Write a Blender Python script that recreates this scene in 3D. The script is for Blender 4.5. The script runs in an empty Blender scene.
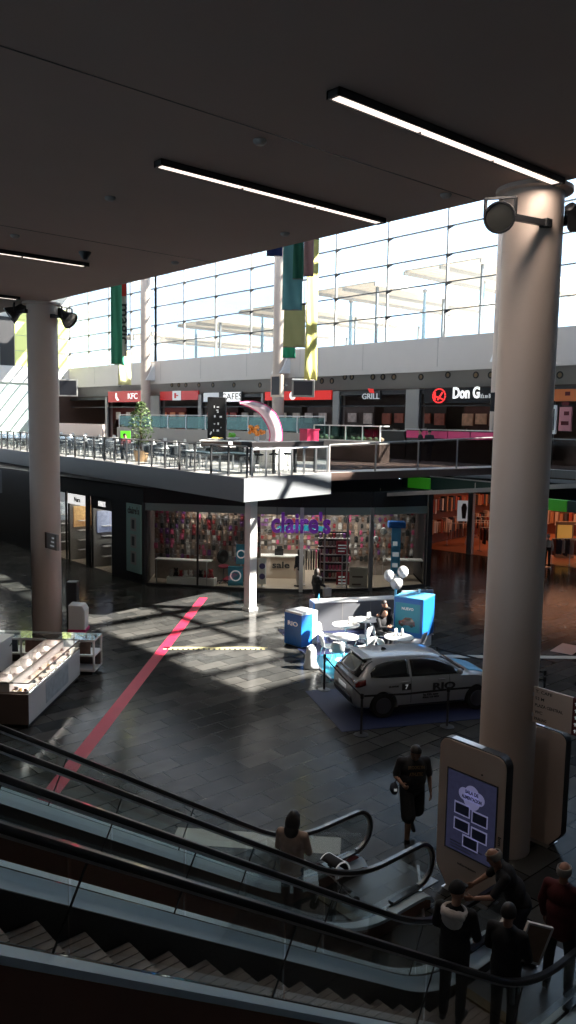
import bpy, bmesh, math, random
from mathutils import Vector, Matrix
from mathutils.bvhtree import BVHTree
random.seed(11)
SC = bpy.context.scene
COL = SC.collection
PI = math.pi

# ------------------------------------------------------------------ camera model (eye 7.2 m above the ground floor)
FPX = 800.0
EYE = Vector((0, 0, 7.2))
AZ, PITCH, ROLL = math.radians(48.8), math.atan(90 / 800), math.radians(1.0)
_fh = Vector((math.cos(AZ), math.sin(AZ), 0)); _rt = Vector((math.sin(AZ), -math.cos(AZ), 0)); _up = Vector((0, 0, 1))
FW = _fh * math.cos(PITCH) - _up * math.sin(PITCH)
_cu = _up * math.cos(PITCH) + _fh * math.sin(PITCH)
RT = _rt * math.cos(ROLL) + _cu * math.sin(ROLL)
UP = _cu * math.cos(ROLL) - _rt * math.sin(ROLL)
def ray(x, y): return FW + RT * ((x - 288) / FPX) - UP * ((y - 512) / FPX)
def PZ(x, y, z):
    d = ray(x, y); return EYE + d * ((z - EYE.z) / d.z)
def PX(x, y, X):
    d = ray(x, y); return EYE + d * (X / d.x)
def PY(x, y, Y):
    d = ray(x, y); return EYE + d * (Y / d.y)
def PD(x, y, dep): return EYE + ray(x, y) * dep
VIEW = _fh.copy(); SIDE = _rt.copy()          # horizontal view direction and screen-right direction

# ------------------------------------------------------------------ mesh collector
class MB:
    def __init__(s): s.v = []; s.f = []; s.mi = []
    def add(s, vs, fs, m=0):
        b = len(s.v); s.v.extend(Vector(v) for v in vs)
        for f in fs: s.f.append([b + i for i in f]); s.mi.append(m)
        return s
    def box(s, x0, y0, z0, x1, y1, z1, m=0, M=None):
        vs = [Vector(p) for p in ((x0,y0,z0),(x1,y0,z0),(x1,y1,z0),(x0,y1,z0),(x0,y0,z1),(x1,y0,z1),(x1,y1,z1),(x0,y1,z1))]
        if M: vs = [M @ v for v in vs]
        return s.add(vs, [(0,3,2,1),(4,5,6,7),(0,1,5,4),(1,2,6,5),(2,3,7,6),(3,0,4,7)], m)
    def cbox(s, c, size, rz=0, m=0, rx=0, ry=0):
        M = Matrix.Translation(c) @ Matrix.Rotation(rz, 4, 'Z') @ Matrix.Rotation(ry, 4, 'Y') @ Matrix.Rotation(rx, 4, 'X')
        a, b, d = (k / 2 for k in size)
        return s.box(-a, -b, -d, a, b, d, m, M)
    def bar(s, p0, p1, w, h, m=0, up=(0,0,1)):          # rectangular bar from p0 to p1
        p0, p1 = Vector(p0), Vector(p1); t = (p1 - p0).normalized(); u = Vector(up)
        if abs(t.dot(u)) > .98: u = Vector((1, 0, 0))
        a = t.cross(u).normalized() * (w / 2); b = a.cross(t).normalized() * (h / 2)
        vs = [p + q for p in (p0, p1) for q in (-a - b, a - b, a + b, -a + b)]
        return s.add(vs, [(0,1,2,3),(4,7,6,5),(0,4,5,1),(1,5,6,2),(2,6,7,3),(3,7,4,0)], m)
    def cyl(s, p0, p1, r0, r1=None, n=12, m=0):
        return s.tube([p0, p1], [r0, r0 if r1 is None else r1], n, m)
    def tube(s, pts, r, n=8, m=0, cap=True):
        pts = [Vector(p) for p in pts]; k = len(pts)
        rs = r if isinstance(r, (list, tuple)) else [r] * k
        tg = []
        for i in range(k):
            d = pts[min(i + 1, k - 1)] - pts[max(i - 1, 0)]
            tg.append(d.normalized() if d.length > 1e-9 else Vector((0, 0, 1)))
        u = Vector((0, 0, 1)) if abs(tg[0].z) < .9 else Vector((1, 0, 0))
        a = tg[0].cross(u).normalized(); vs = []
        for i in range(k):
            a = (a - tg[i] * a.dot(tg[i])).normalized(); b = tg[i].cross(a)
            for j in range(n):
                q = 2 * PI * j / n; vs.append(pts[i] + (a * math.cos(q) + b * math.sin(q)) * rs[i])
        fs = [(i*n + j, i*n + (j+1) % n, (i+1)*n + (j+1) % n, (i+1)*n + j) for i in range(k - 1) for j in range(n)]
        if cap: fs += [tuple(range(n - 1, -1, -1)), tuple((k - 1) * n + j for j in range(n))]
        return s.add(vs, fs, m)
    def lathe(s, prof, c=(0, 0, 0), n=20, m=0, M=None):  # prof [(r, z)] bottom to top
        vs = []; k = len(prof); c = Vector(c)
        for r, z in prof:
            for j in range(n):
                p = Vector((r * math.cos(2*PI*j/n), r * math.sin(2*PI*j/n), z))
                vs.append((M @ p if M else p) + c)
        fs = [(i*n + j, i*n + (j+1) % n, (i+1)*n + (j+1) % n, (i+1)*n + j) for i in range(k - 1) for j in range(n)]
        fs += [tuple(range(n - 1, -1, -1)), tuple((k - 1) * n + j for j in range(n))]
        return s.add(vs, fs, m)
    def ell(s, c, r, n=14, k=9, m=0, M=None):
        c = Vector(c); r = (r, r, r) if isinstance(r, (int, float)) else r; vs = []
        for i in range(1, k):
            t = PI * i / k
            for j in range(n):
                q = 2 * PI * j / n
                p = Vector((r[0]*math.sin(t)*math.cos(q), r[1]*math.sin(t)*math.sin(q), -r[2]*math.cos(t)))
                vs.append(p)
        vs += [Vector((0, 0, -r[2])), Vector((0, 0, r[2]))]
        vs = [(M @ v if M else v) + c for v in vs]; b, t = len(vs) - 2, len(vs) - 1
        fs = [(i*n + j, i*n + (j+1) % n, (i+1)*n + (j+1) % n, (i+1)*n + j) for i in range(k - 2) for j in range(n)]
        fs += [(b, (j+1) % n, j) for j in range(n)] + [(t, (k-2)*n + j, (k-2)*n + (j+1) % n) for j in range(n)]
        return s.add(vs, fs, m)
    def prism(s, poly, d0, d1, ax='z', m=0):            # polygon extruded along an axis
        def P(a, b, d): return {'z': (a, b, d), 'y': (a, d, b), 'x': (d, a, b)}[ax]
        n = len(poly)
        vs = [P(a, b, d0) for a, b in poly] + [P(a, b, d1) for a, b in poly]
        fs = [tuple(range(n - 1, -1, -1)), tuple(range(n, 2 * n))] + [(i, (i+1) % n, n + (i+1) % n, n + i) for i in range(n)]
        return s.add(vs, fs, m)
    def sweep(s, path, sec, y, m=0, closed_sec=True):    # path [(x, z)] in the XZ plane, section [(dy, dn)]
        k, n = len(path), len(sec); vs = []
        for i in range(k):
            a, b = path[max(i - 1, 0)], path[min(i + 1, k - 1)]
            t = Vector((b[0] - a[0], b[1] - a[1])).normalized(); nx, nz = -t.y, t.x
            for dy, dn in sec: vs.append((path[i][0] + nx * dn, y + dy, path[i][1] + nz * dn))
        fs = [(i*n + j, i*n + (j+1) % n, (i+1)*n + (j+1) % n, (i+1)*n + j) for i in range(k - 1) for j in range(n)]
        fs += [tuple(range(n - 1, -1, -1)), tuple((k - 1) * n + j for j in range(n))]
        return s.add(vs, fs, m)
    def grid(s, rows, m=0):                              # rows of points
        k, n = len(rows), len(rows[0])
        return s.add([p for r in rows for p in r], [(i*n + j, i*n + j + 1, (i+1)*n + j + 1, (i+1)*n + j) for i in range(k - 1) for j in range(n - 1)], m)
    def xf(s, M):
        s.v = [M @ v for v in s.v]; return s
    def mesh(s, name):
        me = bpy.data.meshes.new(name)
        me.from_pydata([tuple(v) for v in s.v], [], s.f)
        for p, i in zip(me.polygons, s.mi): p.material_index = i
        bm = bmesh.new(); bm.from_mesh(me); bmesh.ops.recalc_face_normals(bm, faces=bm.faces); bm.to_mesh(me); bm.free()
        return me

def obj(name, mb, mat, parent=None, loc=None, rz=0, smooth=False, bevel=0, solid=0, seg=2):
    me = mb.mesh(name) if isinstance(mb, MB) else mb
    for q in (mat if isinstance(mat, (list, tuple)) else [mat]): me.materials.append(q)
    if smooth:
        me.polygons.foreach_set('use_smooth', [True] * len(me.polygons))
        if smooth == 'auto': me.set_sharp_from_angle(angle=math.radians(40))
    o = bpy.data.objects.new(name, me); COL.objects.link(o)
    if loc is not None: o.location = loc
    o.rotation_euler.z = rz
    if parent: o.parent = parent
    if solid:
        d = o.modifiers.new('solid', 'SOLIDIFY'); d.thickness = solid; d.offset = 0
    if bevel:
        d = o.modifiers.new('bevel', 'BEVEL'); d.width = bevel; d.segments = seg; d.limit_method = 'ANGLE'; d.angle_limit = math.radians(40)
    return o
def tag(o, label, cat, group=None, kind=None):
    o['label'] = label; o['category'] = cat
    if group: o['group'] = group
    if kind: o['kind'] = kind
    return o
def thing(name, label, cat, loc=(0, 0, 0), rz=0, group=None):
    o = bpy.data.objects.new(name, None); COL.objects.link(o); o.empty_display_size = .1
    o.location = loc; o.rotation_euler = (0, 0, rz)
    return tag(o, label, cat, group)
def struct(name, mb, mat, parent=None, **k):
    o = obj(name, mb, mat, parent, **k)
    if not parent: o['kind'] = 'structure'
    return o
def dup(root, loc, rz=0, label=None, group=None, scale=None):
    r = root.copy(); COL.objects.link(r); r.location = loc; r.rotation_euler = (root.rotation_euler.x, root.rotation_euler.y, rz)
    if scale: r.scale = (scale,) * 3
    if label: r['label'] = label
    if group: r['group'] = group
    for ch in root.children:
        c = ch.copy(); COL.objects.link(c); c.parent = r
        for g in ch.children:
            d = g.copy(); COL.objects.link(d); d.parent = c
    return r
def text_mesh(txt, size=1.0, depth=.02, bold=0.0, width=None):
    cu = bpy.data.curves.new('lettering', 'FONT'); cu.body = txt; cu.size = size; cu.extrude = depth / 2
    cu.align_x = 'CENTER'; cu.align_y = 'CENTER'; cu.offset = bold; cu.resolution_u = 3
    o = bpy.data.objects.new('lettering', cu); COL.objects.link(o)
    dg = bpy.context.evaluated_depsgraph_get(); dg.update()
    me = bpy.data.meshes.new_from_object(o.evaluated_get(dg)); bpy.data.objects.remove(o); bpy.data.curves.remove(cu)
    if width and len(me.vertices):
        xs = [v.co.x for v in me.vertices]; k = width / (max(xs) - min(xs)); c = (max(xs) + min(xs)) / 2
        for v in me.vertices: v.co.x = (v.co.x - c) * k
    return me
def frame_at(c, dx, up=(0, 0, 1)):                       # matrix with local x along dx, local y up, z out of the face
    x = Vector(dx).normalized(); u = Vector(up); z = x.cross(u).normalized(); y = z.cross(x)
    M = Matrix((x, y, z)).transposed().to_4x4(); M.translation = Vector(c); return M
def text(name, txt, mat, parent, c, dx, size, depth=.02, bold=0.0, width=None, up=(0, 0, 1)):
    me = text_mesh(txt, size, depth, bold, width); me.transform(frame_at(c, dx, up))
    return obj(name, me, mat, parent)
def evaluated_mesh(me, mods):
    o = bpy.data.objects.new('work', me); COL.objects.link(o)
    for kind, props in mods:
        d = o.modifiers.new(kind, kind)
        for k, v in props.items(): setattr(d, k, v)
    dg = bpy.context.evaluated_depsgraph_get(); dg.update()
    r = bpy.data.meshes.new_from_object(o.evaluated_get(dg)); bpy.data.objects.remove(o)
    r.materials.clear()
    return r

# ------------------------------------------------------------------ materials
def mat(name, col, rough=.5, metal=0, emit=0, ecol=None, var=0.0, vscale=6, spec=None, coat=0, alpha=None):
    m = bpy.data.materials.new(name); m.use_nodes = True; nt = m.node_tree; b = nt.nodes['Principled BSDF']
    c = (*col, 1)
    b.inputs['Base Color'].default_value = c; b.inputs['Roughness'].default_value = rough; b.inputs['Metallic'].default_value = metal
    if spec is not None: b.inputs['Specular IOR Level'].default_value = spec
    if coat: b.inputs['Coat Weight'].default_value = coat; b.inputs['Coat Roughness'].default_value = .05
    if emit: b.inputs['Emission Color'].default_value = (*(ecol or col), 1); b.inputs['Emission Strength'].default_value = emit
    if var:
        n = nt.nodes.new('ShaderNodeTexNoise'); n.inputs['Scale'].default_value = vscale; n.inputs['Detail'].default_value = 4
        tc = nt.nodes.new('ShaderNodeTexCoord'); nt.links.new(tc.outputs['Object'], n.inputs['Vector'])
        mx = nt.nodes.new('ShaderNodeMix'); mx.data_type = 'RGBA'
        mx.inputs[6].default_value = tuple(x * (1 - var) for x in col) + (1,); mx.inputs[7].default_value = tuple(min(1, x * (1 + var)) for x in col) + (1,)
        nt.links.new(n.outputs['Fac'], mx.inputs[0]); nt.links.new(mx.outputs[2], b.inputs['Base Color'])
    return m
def glass(name, tint=(1, 1, 1), refl=.08, rough=.02):
    m = bpy.data.materials.new(name); m.use_nodes = True; nt = m.node_tree; nt.nodes.clear()
    o = nt.nodes.new('ShaderNodeOutputMaterial'); t = nt.nodes.new('ShaderNodeBsdfTransparent'); g = nt.nodes.new('ShaderNodeBsdfGlossy')
    x = nt.nodes.new('ShaderNodeMixShader'); lw = nt.nodes.new('ShaderNodeLayerWeight'); ma = nt.nodes.new('ShaderNodeMath')
    t.inputs['Color'].default_value = (*tint, 1); g.inputs['Roughness'].default_value = rough
    lw.inputs['Blend'].default_value = .25; ma.operation = 'MULTIPLY_ADD'; ma.inputs[1].default_value = .4; ma.inputs[2].default_value = refl * .4
    nt.links.new(lw.outputs['Fresnel'], ma.inputs[0]); nt.links.new(ma.outputs[0], x.inputs[0])
    nt.links.new(t.outputs[0], x.inputs[1]); nt.links.new(g.outputs[0], x.inputs[2]); nt.links.new(x.outputs[0], o.inputs['Surface'])
    return m
M = {}
M['ceiling'] = mat('ceiling_paint', (.37, .285, .25), .9, var=.06, vscale=.6)
M['column'] = mat('column_paint', (.54, .44, .375), .45, var=.05, vscale=1.2)
M['white'] = mat('white_paint', (.78, .77, .75), .5, var=.04, vscale=2)
M['fascia_white'] = mat('fascia_white', (.60, .555, .52), .55, var=.04, vscale=1)
M['gloss_white'] = mat('gloss_white', (.82, .82, .82), .22)
M['grey'] = mat('grey_paint', (.30, .285, .27), .55, var=.06, vscale=2)
M['fascia'] = mat('fascia_grey', (.17, .18, .19), .5, var=.05)
M['dark'] = mat('dark_metal', (.02, .02, .022), .45)
M['black'] = mat('black_matt', (.008, .008, .009), .8)
M['soffit'] = mat('soffit_black', (.012, .011, .011), .9)
M['steel'] = mat('brushed_steel', (.55, .55, .56), .32, 1, var=.08, vscale=30)
M['deck'] = mat('deck_sky_tint', (.66, .82, .93), .32, 0, var=.06, vscale=12)  # blue base colour stands in for sky reflected by the metal
M['rubber'] = mat('handrail_rubber', (.012, .011, .011), .28, coat=.4)
M['step'] = mat('step_metal', (.22, .185, .165), .55, .3, var=.25, vscale=40)
M['cladding'] = mat('brown_cladding', (.24, .125, .09), .5, var=.15, vscale=2)
M['glass'] = glass('clear_glass', (.93, .97, .96))
M['bal_glass'] = glass('balustrade_glass', (.93, .96, .955), .03)
M['shop_glass'] = glass('shop_glass', (.95, .98, .97), .03)
M['win_glass'] = glass('window_glass', (.96, .99, .99), .05)
M['green_glass'] = glass('green_glass', (.34, .50, .45), .05, .08)
M['brown_glass'] = glass('smoked_glass', (.42, .36, .34), .06, .1)
M['lamp'] = mat('lamp_diffuser', (1, .9, .82), .5, emit=1.5, ecol=(1, .84, .74))
M['lamp_soft'] = mat('soffit_lamp', (1, 1, .95), .5, emit=1.2, ecol=(1, .97, .9))
M['red'] = mat('red_sign', (.50, .012, .012), .4, emit=.12, ecol=(.8, .02, .02))
M['red_bright'] = mat('red_bright', (.75, .02, .015), .4, emit=.35, ecol=(.9, .02, .01))
M['sign_white'] = mat('sign_white', (.9, .9, .9), .4, emit=.8, ecol=(1, .98, .95))
M['sign_dim'] = mat('sign_dim_white', (.7, .7, .7), .4, emit=.18, ecol=(.9, .95, 1))
M['purple'] = mat('purple_letters', (.14, .02, .30), .35, emit=.10, ecol=(.30, .04, .7))
M['green_sign'] = mat('green_light_sign', (.06, .36, .03), .5, emit=.07, ecol=(.1, .8, .03))
M['dark_green'] = mat('dark_green_band', (.004, .035, .028), .5)
M['orange'] = mat('orange_panel', (.55, .14, .03), .5)
M['pink'] = mat('pink_panel', (.72, .06, .22), .5)
M['skin'] = mat('skin', (.36, .19, .13), .55, var=.06, vscale=9)
M['skin_dark'] = mat('skin_tanned', (.28, .15, .10), .55, var=.06, vscale=9)
M['hair'] = mat('dark_hair', (.014, .010, .008), .5)
M['hair_grey'] = mat('grey_hair', (.25, .23, .21), .6)
M['cloth_black'] = mat('black_cloth', (.012, .012, .014), .85, var=.3, vscale=20)
M['cloth_navy'] = mat('navy_cloth', (.02, .025, .04), .85, var=.25, vscale=20)
M['denim'] = mat('dark_denim', (.03, .04, .06), .85, var=.25, vscale=25)
M['cloth_red'] = mat('dark_red_cloth', (.085, .009, .011), .85, var=.2, vscale=20)
M['cloth_beige'] = mat('beige_cloth', (.34, .235, .18), .85, var=.35, vscale=14)
M['cloth_pale'] = mat('pale_cloth', (.55, .50, .46), .85, var=.15, vscale=20)
M['blue'] = mat('blue_panel', (.015, .15, .52), .35, var=.05)
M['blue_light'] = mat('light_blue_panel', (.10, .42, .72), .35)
M['teal'] = mat('teal_panel', (.02, .30, .45), .4)
M['blue_mat'] = mat('blue_mat', (.005, .011, .055), .7, var=.15, vscale=30)
M['cyan_mat'] = mat('cyan_mat', (.04, .42, .62), .45, var=.06, vscale=6)
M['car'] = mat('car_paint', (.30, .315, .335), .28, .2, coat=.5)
M['car_glass'] = mat('car_glass', (.006, .006, .008), .06, coat=.5)
M['tyre'] = mat('tyre', (.01, .01, .01), .85)
M['chrome'] = mat('chrome', (.7, .7, .7), .12, 1)
M['tail'] = mat('tail_lamp', (.12, .006, .006), .2, coat=.6)
M['wood'] = mat('light_wood', (.45, .28, .14), .5, var=.2, vscale=8)
M['leaf'] = mat('leaf_green', (.07, .12, .03), .6, var=.5, vscale=15)
M['bark'] = mat('bark', (.08, .05, .03), .9)
M['screen'] = mat('screen_purple', (.035, .035, .085), .25, emit=.040, ecol=(.38, .40, .85), var=.5, vscale=9)
M['screen_dark'] = mat('screen_dark', (.01, .01, .014), .5, emit=.008, ecol=(.2, .25, .6))
M['kiosk_body'] = mat('kiosk_body', (.62, .50, .42), .35, coat=.2)
M['stripe'] = mat('pink_floor_tape', (.50, .020, .06), .5, var=.15, vscale=3)
M['tactile'] = mat('tactile_yellow', (.62, .55, .28), .5)
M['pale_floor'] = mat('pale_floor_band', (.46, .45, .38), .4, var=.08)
M['counter_wood'] = mat('dark_counter', (.010, .008, .008), .4)
M['table_dark'] = mat('dark_table', (.012, .03, .035), .5)
M['chair_dark'] = mat('dark_chair', (.010, .013, .016), .7)
M['brown_dark'] = mat('brown_cabinet', (.075, .045, .035), .45, var=.15)

def floor_mat():
    m = bpy.data.materials.new('slate_tiles'); m.use_nodes = True; nt = m.node_tree; b = nt.nodes['Principled BSDF']; L = nt.links.new
    tc = nt.nodes.new('ShaderNodeTexCoord'); mp = nt.nodes.new('ShaderNodeMapping'); L(tc.outputs['Object'], mp.inputs['Vector'])
    br = nt.nodes.new('ShaderNodeTexBrick'); L(mp.outputs[0], br.inputs['Vector'])
    br.inputs['Scale'].default_value = 1; br.inputs['Brick Width'].default_value = 1.0; br.inputs['Row Height'].default_value = .5
    br.inputs['Mortar Size'].default_value = .012; br.inputs['Mortar Smooth'].default_value = .1; br.inputs['Bias'].default_value = -.1
    br.inputs['Color1'].default_value = (.034, .035, .034, 1); br.inputs['Color2'].default_value = (.088, .085, .078, 1); br.inputs['Mortar'].default_value = (.006, .006, .006, 1)
    n = nt.nodes.new('ShaderNodeTexNoise'); n.inputs['Scale'].default_value = 1.7; n.inputs['Detail'].default_value = 6; L(mp.outputs[0], n.inputs['Vector'])
    mx = nt.nodes.new('ShaderNodeMix'); mx.data_type = 'RGBA'; mx.blend_type = 'MULTIPLY'; mx.inputs[0].default_value = .7
    cr = nt.nodes.new('ShaderNodeValToRGB'); cr.color_ramp.elements[0].position = .3; cr.color_ramp.elements[0].color = (.55, .55, .55, 1); cr.color_ramp.elements[1].position = .7
    L(n.outputs['Fac'], cr.inputs[0]); L(br.outputs['Color'], mx.inputs[6]); L(cr.outputs[0], mx.inputs[7]); L(mx.outputs[2], b.inputs['Base Color'])
    mr = nt.nodes.new('ShaderNodeMapRange'); mr.inputs[1].default_value = .3; mr.inputs[2].default_value = .7; mr.inputs[3].default_value = .10; mr.inputs[4].default_value = .22
    n2 = nt.nodes.new('ShaderNodeTexNoise'); n2.inputs['Scale'].default_value = 5; n2.inputs['Detail'].default_value = 3; L(mp.outputs[0], n2.inputs['Vector'])
    L(n2.outputs['Fac'], mr.inputs[0]); L(mr.outputs[0], b.inputs['Roughness'])
    bp = nt.nodes.new('ShaderNodeBump'); bp.inputs['Strength'].default_value = .10; bp.inputs['Distance'].default_value = .004
    ad = nt.nodes.new('ShaderNodeMath'); ad.operation = 'SUBTRACT'; ad.inputs[0].default_value = 1; L(br.outputs['Fac'], ad.inputs[1])
    L(ad.outputs[0], bp.inputs['Height']); L(bp.outputs[0], b.inputs['Normal'])
    b.inputs['Specular IOR Level'].default_value = .04
    return m
M['floor'] = floor_mat()
ROOF_BEAMS = [.16, .16, .16, .4] * 8
SKY, SUN, LAMPS, EXPO = 2.6, 32.0, 1.0, 0.0
# ------------------------------------------------------------------ THE SETTING
FZ = 5.17            # upper floor level
CZ = 10.9            # dark ceiling
RZ = 21.0            # atrium roof
GX = 38.0            # plane of the glazed wall
struct('floor', MB().box(-14, -20, -.3, 62, 84, 0), M['floor'])
struct('ceiling', MB().box(-14, -20, CZ, 11.4, 84, CZ + .6), M['ceiling'])
# thin open joints in the ceiling boards
struct('trim_1', MB().box(-6, 8.33, CZ - .006, 11.39, 8.35, CZ - .0005), M['dark'])
struct('trim_2', MB().box(-6, 15.8, CZ - .006, 11.39, 15.82, CZ - .0005), M['dark'])
# upper floor on the camera's side, and its walkway at the left
struct('floor_upper', MB().box(-14, -20, 4.4, .5, 3.4, FZ).box(-14, 3.4, 4.4, -1.6, 30.3, FZ).box(-14, 30.3, 4.3, 11.9, 78, FZ), M['fascia'])
# enclosing walls
struct('wall_back', MB().box(-14.3, -20, 0, -14, 84, 5.5).box(-14.3, -20, 8.3, -14, 84, RZ).box(-14.3, -20, 5.5, -14, -16, 8.3).box(-14.3, 60, 5.5, -14, 84, 8.3), M['grey'])
struct('window_6', MB().box(-14.2, -16, 5.5, -14.15, 60, 8.3), M['win_glass'])  # unseen window added to let fill daylight onto ceiling and columns
struct('wall_right', MB().box(-14, -20.3, 0, 62, -20, RZ), M['grey'])
struct('wall_left', MB().box(-14, 78, FZ + 5.4, 30.6, 78.3, RZ).box(-14, 78, 0, 38, 78.3, FZ), M['white'])
struct('wall_atrium', MB().box(11.0, -20, CZ + .6, 11.4, 78, RZ), M['white'])
# unseen roof; rooflight opening and beams laid out to shape sun patches and stripes
rf = MB()
OX0, OX1, OY0, OY1 = 30.2, 37.3, -2.3, 74
rf.box(-14, -20, RZ, OX0, 84, RZ + .5).box(OX1, -20, RZ, 39.2, 84, RZ + .5).box(OX0, -20, RZ, OX1, OY0, RZ + .5).box(OX0, OY1, RZ, OX1, 84, RZ + .5)
struct('roof', rf, M['white'])
bm_ = MB()
y = OY0 + 1.9
for wdt in ROOF_BEAMS:
    bm_.box(OX0, y, RZ + .1, OX1, y + wdt, RZ + .45)
    y += wdt + 2.1
bm_.box(33.45, OY0, RZ + .1, 33.6, OY1, RZ + .45)
struct('beam_roof', bm_, M['white'])
# ---- glazed wall above the upper shops
SILL = 12.25
WT = 20.6
YG0, YG1 = 16.0, 78.0
struct('wall_front', MB().box(GX, -20, 0, GX + .35, YG0, RZ).box(GX, YG0, WT, GX + .35, 78, RZ), M['white'])  # unseen right end kept solid to block sun from floor and bridge
cols_y = [25.3, 43.6, 61.5]
edges = [YG0, 25.3, 43.6, 61.5, YG1]
for wi in range(4):
    a, b = edges[wi], edges[wi + 1]
    fr = MB(); pn = MB(); tr = MB()
    nb = max(2, round((b - a) / 4.45)); st = (b - a) / nb
    for k in range(nb + 1):
        yy = a + st * k
        fr.box(GX, yy - .05, SILL, GX + .16, yy + .05, WT)
    for r in range(6):
        z = SILL + r * 1.57
        if z > WT: break
        tr.box(GX - .06, a, z - .026, GX + .12, b, z + .026)
        for k in range(nb + 1):
            yy = a + st * k
            tr.add([(GX - .05, yy - .03, z - .03), (GX - .05, yy + .03, z - .03), (GX - .05, yy + .03, z - .20), (GX - .05, yy - .03, z - .20), (GX - .05, yy - .45, z - .03), (GX - .05, yy - .45, z - .06),
                    (GX - .01, yy - .03, z - .03), (GX - .01, yy + .03, z - .03), (GX - .01, yy + .03, z - .20), (GX - .01, yy - .03, z - .20), (GX - .01, yy - .45, z - .03), (GX - .01, yy - .45, z - .06)],
                   [(0,1,2,3),(0,3,5,4),(6,9,8,7),(6,10,11,9),(0,4,10,6),(3,9,11,5),(2,8,9,3),(1,7,8,2),(0,6,7,1),(4,5,11,10)])
    w = struct('window_%d' % (wi + 1), fr, M['grey'])
    struct('transom', tr, M['dark'], w)
    struct('pane', MB().box(GX + .05, a, SILL, GX + .06, b, WT), M['win_glass'], w)
# white fascia under the glass and the bulkhead with its round downlights
struct('trim_3', MB().box(GX - .35, YG0 - 8, 10.55, GX + .35, 78, SILL).box(GX - .34, YG0 - 8, 10.3, GX - .30, 78, 10.55), M['fascia_white'])
struct('wall_bulkhead', MB().box(GX + .8, YG0 - 8, 9.30, GX + 1.0, 78, 10.55).box(GX - .3, YG0 - 8, 10.5, GX + 1.0, 78, 10.56), M['grey'])
jn = MB()
for yy in range(12, 78, 6): jn.box(GX - .36, yy, 10.56, GX - .351, yy + .02, SILL - .02)
struct('trim_4', jn, M['grey'])
# columns
def column(x, y, r, z1, cap=True, m='column'):
    prof = [(r, 0), (r, z1 - .5 if cap else z1)]
    if cap: prof += [(r, z1 - .07), (r + .13, z1 - .065), (r + .13, z1)]
    o = struct('column', MB().lathe(prof, n=40), M[m], loc=(x, y, 0), smooth='auto')
    return o
column(11.47, 7.345, .46, CZ); column(11.40, 25.34, .49, CZ)
for yy in cols_y:
    c = struct('column', MB().lathe([(.42, FZ), (.42, RZ)], n=28), M['column'], loc=(GX - .95, yy, 0), smooth='auto')
    s_ = MB().prism([(GX - .35, 12.1), (GX - .35, 10.6), (GX - 1.2, 10.6)], yy - .55, yy + .5, 'y')
    struct('trim', s_, M['white'])
# slab of the food court and the bridge: one deck with an angled left edge
EA, EB = Vector((17.55, 22.45)), Vector((19.1, 40.5))
ED = (EB - EA).normalized(); EN = Vector((ED.y, -ED.x))
EC = EA + ED * 54
slab = [(EA.x, EA.y), (22.7, 23.3), (33, 22.6), (33.4, 10), (GX + 8, 10), (GX + 8, 77.9), (EC.x, 77.9), (EC.x, EC.y)]
struct('floor_terrace', MB().prism([(EA.x, EA.y), (22.7, 23.3), (23.3, 33), (23.3, 77.9), (EC.x, 77.9), (EC.x, EC.y)], 4.32, FZ), [M['fascia']])
struct('floor_bridge', MB().prism([(22.71, 23.3), (33, 22.6), (33.4, 10), (GX + 8, 10), (GX + 8, 77.9), (23.31, 77.9), (23.31, 33)], 4.86, FZ), [M['brown_dark']])
struct('floor_terrace_tiles', MB().prism([(EA.x + .12, EA.y + .12), (22.7, 23.42), (33.1, 22.75), (33.5, 10.1), (GX + 8, 10.1), (GX + 8, 77.8), (EC.x + .1, 77.8), (EC.x + .1, EC.y)], FZ, FZ + .01), mat('terrace_tiles', (.42, .39, .36), .45, var=.12, vscale=3))
struct('ceiling_terrace_soffit', MB().prism([(EA.x + .2, EA.y + .2), (22.6, 23.5), (23.25, 33), (23.25, 77.8), (EC.x + .3, 77.8)], 4.29, 4.32), M['soffit'])
struct('ceiling_bridge_soffit', MB().prism([(22.8, 23.4), (32.9, 22.8), (33.5, 10.2), (GX + 8, 10.2), (GX + 8, 77.8), (23.4, 77.8), (23.4, 33)], 4.83, 4.86), M['soffit'])
# slender white post under the corner
ppos = PZ(250, 610, 0)
struct('column', MB().box(-.17, -.17, 0, .17, .17, 4.32).box(-.22, -.22, 0, .22, .22, .12), M['white'], loc=(ppos.x, ppos.y, 0), rz=0, bevel=.01)
# left wall of the atrium: pale green lit lining below, lime glazing and a doorway above
struct('wall_left_lining', MB().box(29, 77.8, FZ, 35.2, 77.98, 10.6), mat('pale_green_lining', (.62, .72, .68), .4))
struct('wall_left_end', MB().box(35.2, 78, FZ, 46, 78.3, 10.6), M['brown_dark'])
struct('trim_5', MB().box(26, 77.6, 10.6, 38, 77.99, 12.2), M['white'])
lg = MB()
for x0, x1 in ((32.2, 34.4), (34.5, 36.4), (36.5, 37.7)):
    for r in range(4): lg.box(x0, 77.85, 12.25 + r * 1.5, x1, 77.9, 13.68 + r * 1.5)
w5 = struct('window_5', lg, mat('lime_glazing', (.66, .72, .25), .3, emit=.35, ecol=(.85, .95, .4)))
struct('door_1', MB().box(30.7, 77.86, 12.2, 32.1, 77.95, 16.9), M['dark'])
struct('wall_left_upper', MB().box(30.6, 78, 10.6, 38, 78.3, RZ), M['white'])
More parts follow.
